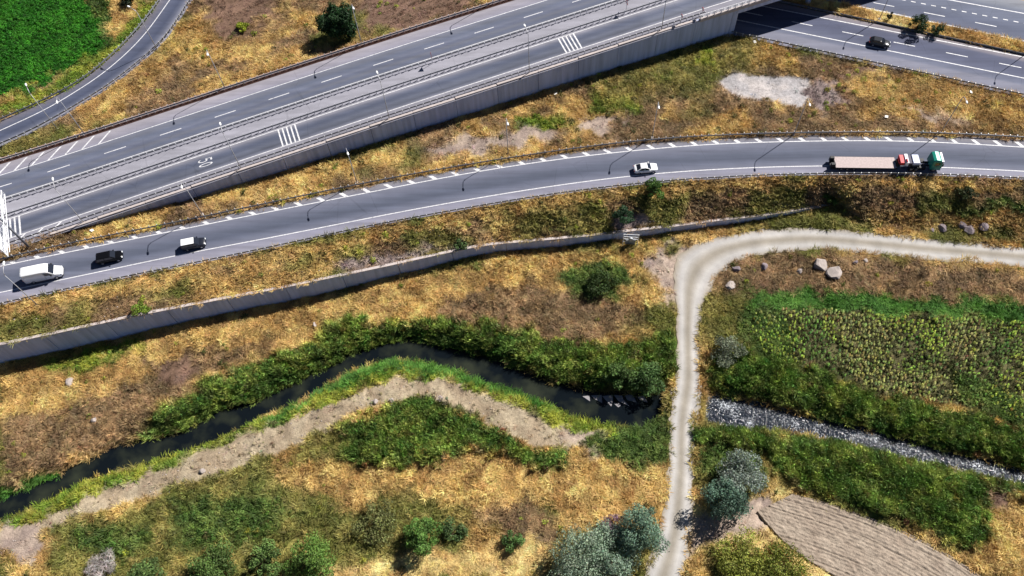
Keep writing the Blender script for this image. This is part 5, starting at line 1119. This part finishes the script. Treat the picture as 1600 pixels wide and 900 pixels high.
for i, ((px, py), lb) in enumerate([((1382,184),'white sheet of litter on the verge below the crossing road'),((1518,144),'white scrap lying under the crossing road guardrail'),((145,362),'pale scrap near the start of the highway wall'),((868,149),'white scrap below the highway wall'),((1179,67),'white scrap at the end of the crossing road guardrail')]):
    b = near_z(vrg_me, px, py); o = MB().loft([[(x_, y_, z_) for x_, y_, z_ in ((-.45, -.3, .0), (.4, -.36, .02), (.5, .3, .12), (-.35, .33, .06))], [(x_, y_, z_ + .03) for x_, y_, z_ in ((-.45, -.3, .0), (.4, -.36, .02), (.5, .3, .12), (-.35, .33, .06))]]).build('litter_sheet', M_white, None, loc=tuple(b + np.array([0, 0, .3]))); o.rotation_euler = (.1, .15, i * 1.3); o.scale = (.75, .75, 1); tag(o, lb, 'litter', 'pieces of litter')
# loose stones on the gravel track, along the wall coping and in the rapids: too many to count
def stones(name, P, s0, s1, m, seed):
    r = np.random.default_rng(seed); base = np.array([(1,0,0),(-1,0,0),(0,1,0),(0,-1,0),(0,0,.7),(0,0,-.5)]); F_ = np.array([(0,2,4),(2,1,4),(1,3,4),(3,0,4),(2,0,5),(1,2,5),(3,1,5),(0,3,5)]); n = len(P)
    V = base[None] * r.uniform(.6, 1.3, (n, 6, 1)) * r.uniform(s0, s1, (n, 1, 1)) ; a = r.uniform(0, 6.28, n); c, s_ = np.cos(a)[:, None], np.sin(a)[:, None]
    V = np.stack([V[..., 0] * c - V[..., 1] * s_, V[..., 0] * s_ + V[..., 1] * c, V[..., 2]], -1) + P[:, None, :]
    o = link(name, fast_mesh(name, V.reshape(-1, 3), (np.arange(n)[:, None, None] * 6 + F_[None]).reshape(-1, 3)), m); tag(o, kind='stuff'); return o
P = sample(south.data, 2.0); px, py = PRJ(P); k = (polydist(px, py, np.array(gp_n + gp_s[::-1], float)) < 3) & (rng.uniform(0, 1, len(P)) < .22); stones('track_stones', P[k], .04, .17, M_rock, 5)
P = sample(emb_me, 5.0); px, py = PRJ(P); d_ = P[:, 1] - yat(wallS, P[:, 0]); k = (P[:, 0] < X_WE) & (rng.uniform(0, 1, len(P)) < np.where(d_ < 1.4, .5, .05)); stones('slope_rubble', P[k] + [0, 0, .05], .05, .2, mat('rubble_stone', alb(205, 190, 184), .9, var=.2, scale=4), 6)
Q = np.c_[rng.uniform(18, 100, 60000), rng.uniform(25, 66, 60000)]; d_ = polydist(Q[:, 0], Q[:, 1], RIV); dn = fbm(Q[:, 0], Q[:, 1], 3, 3, 191)
k = (d_ < -.1) & (rng.uniform(0, 1, len(Q)) < .04 + .5 * sstep(dn, .46, .58) * sstep(-d_, .3, 1.2) * (.25 + .75 * sstep(Q[:, 0], 26, 34))); Q = Q[k]; stones('rapids_stones', np.c_[Q, np.full(len(Q), WZ - .02)], .05, .16, mat('wet_stone', (.34, .36, .40), .3, var=.3, scale=4, spec=.8), 7)
# pale silt shards, shaped as the sunlit gaps between reed shadows
V, Fc = [], []
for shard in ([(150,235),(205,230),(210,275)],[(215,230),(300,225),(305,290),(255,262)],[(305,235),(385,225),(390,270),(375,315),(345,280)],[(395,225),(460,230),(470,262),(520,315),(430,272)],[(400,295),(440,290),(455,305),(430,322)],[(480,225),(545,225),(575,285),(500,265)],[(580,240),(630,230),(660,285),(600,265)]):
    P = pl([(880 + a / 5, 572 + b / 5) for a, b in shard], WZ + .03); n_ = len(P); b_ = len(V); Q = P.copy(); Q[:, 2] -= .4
    V += [tuple(v) for v in P] + [tuple(v) for v in Q]; Fc += [tuple(b_ + i for i in range(n_))] + [(b_ + i, b_ + n_ + i, b_ + n_ + (i + 1) % n_, b_ + (i + 1) % n_) for i in range(n_)]
me = mesh('silt_lit_gaps', V, Fc); bm = bmesh.new(); bm.from_mesh(me); bmesh.ops.recalc_face_normals(bm, faces=bm.faces); bm.to_mesh(me); bm.free(); tag(link('silt_lit_gaps', me, mat('lit_gap_silt', alb(176, 172, 176), .8, var=.15)), kind='structure')
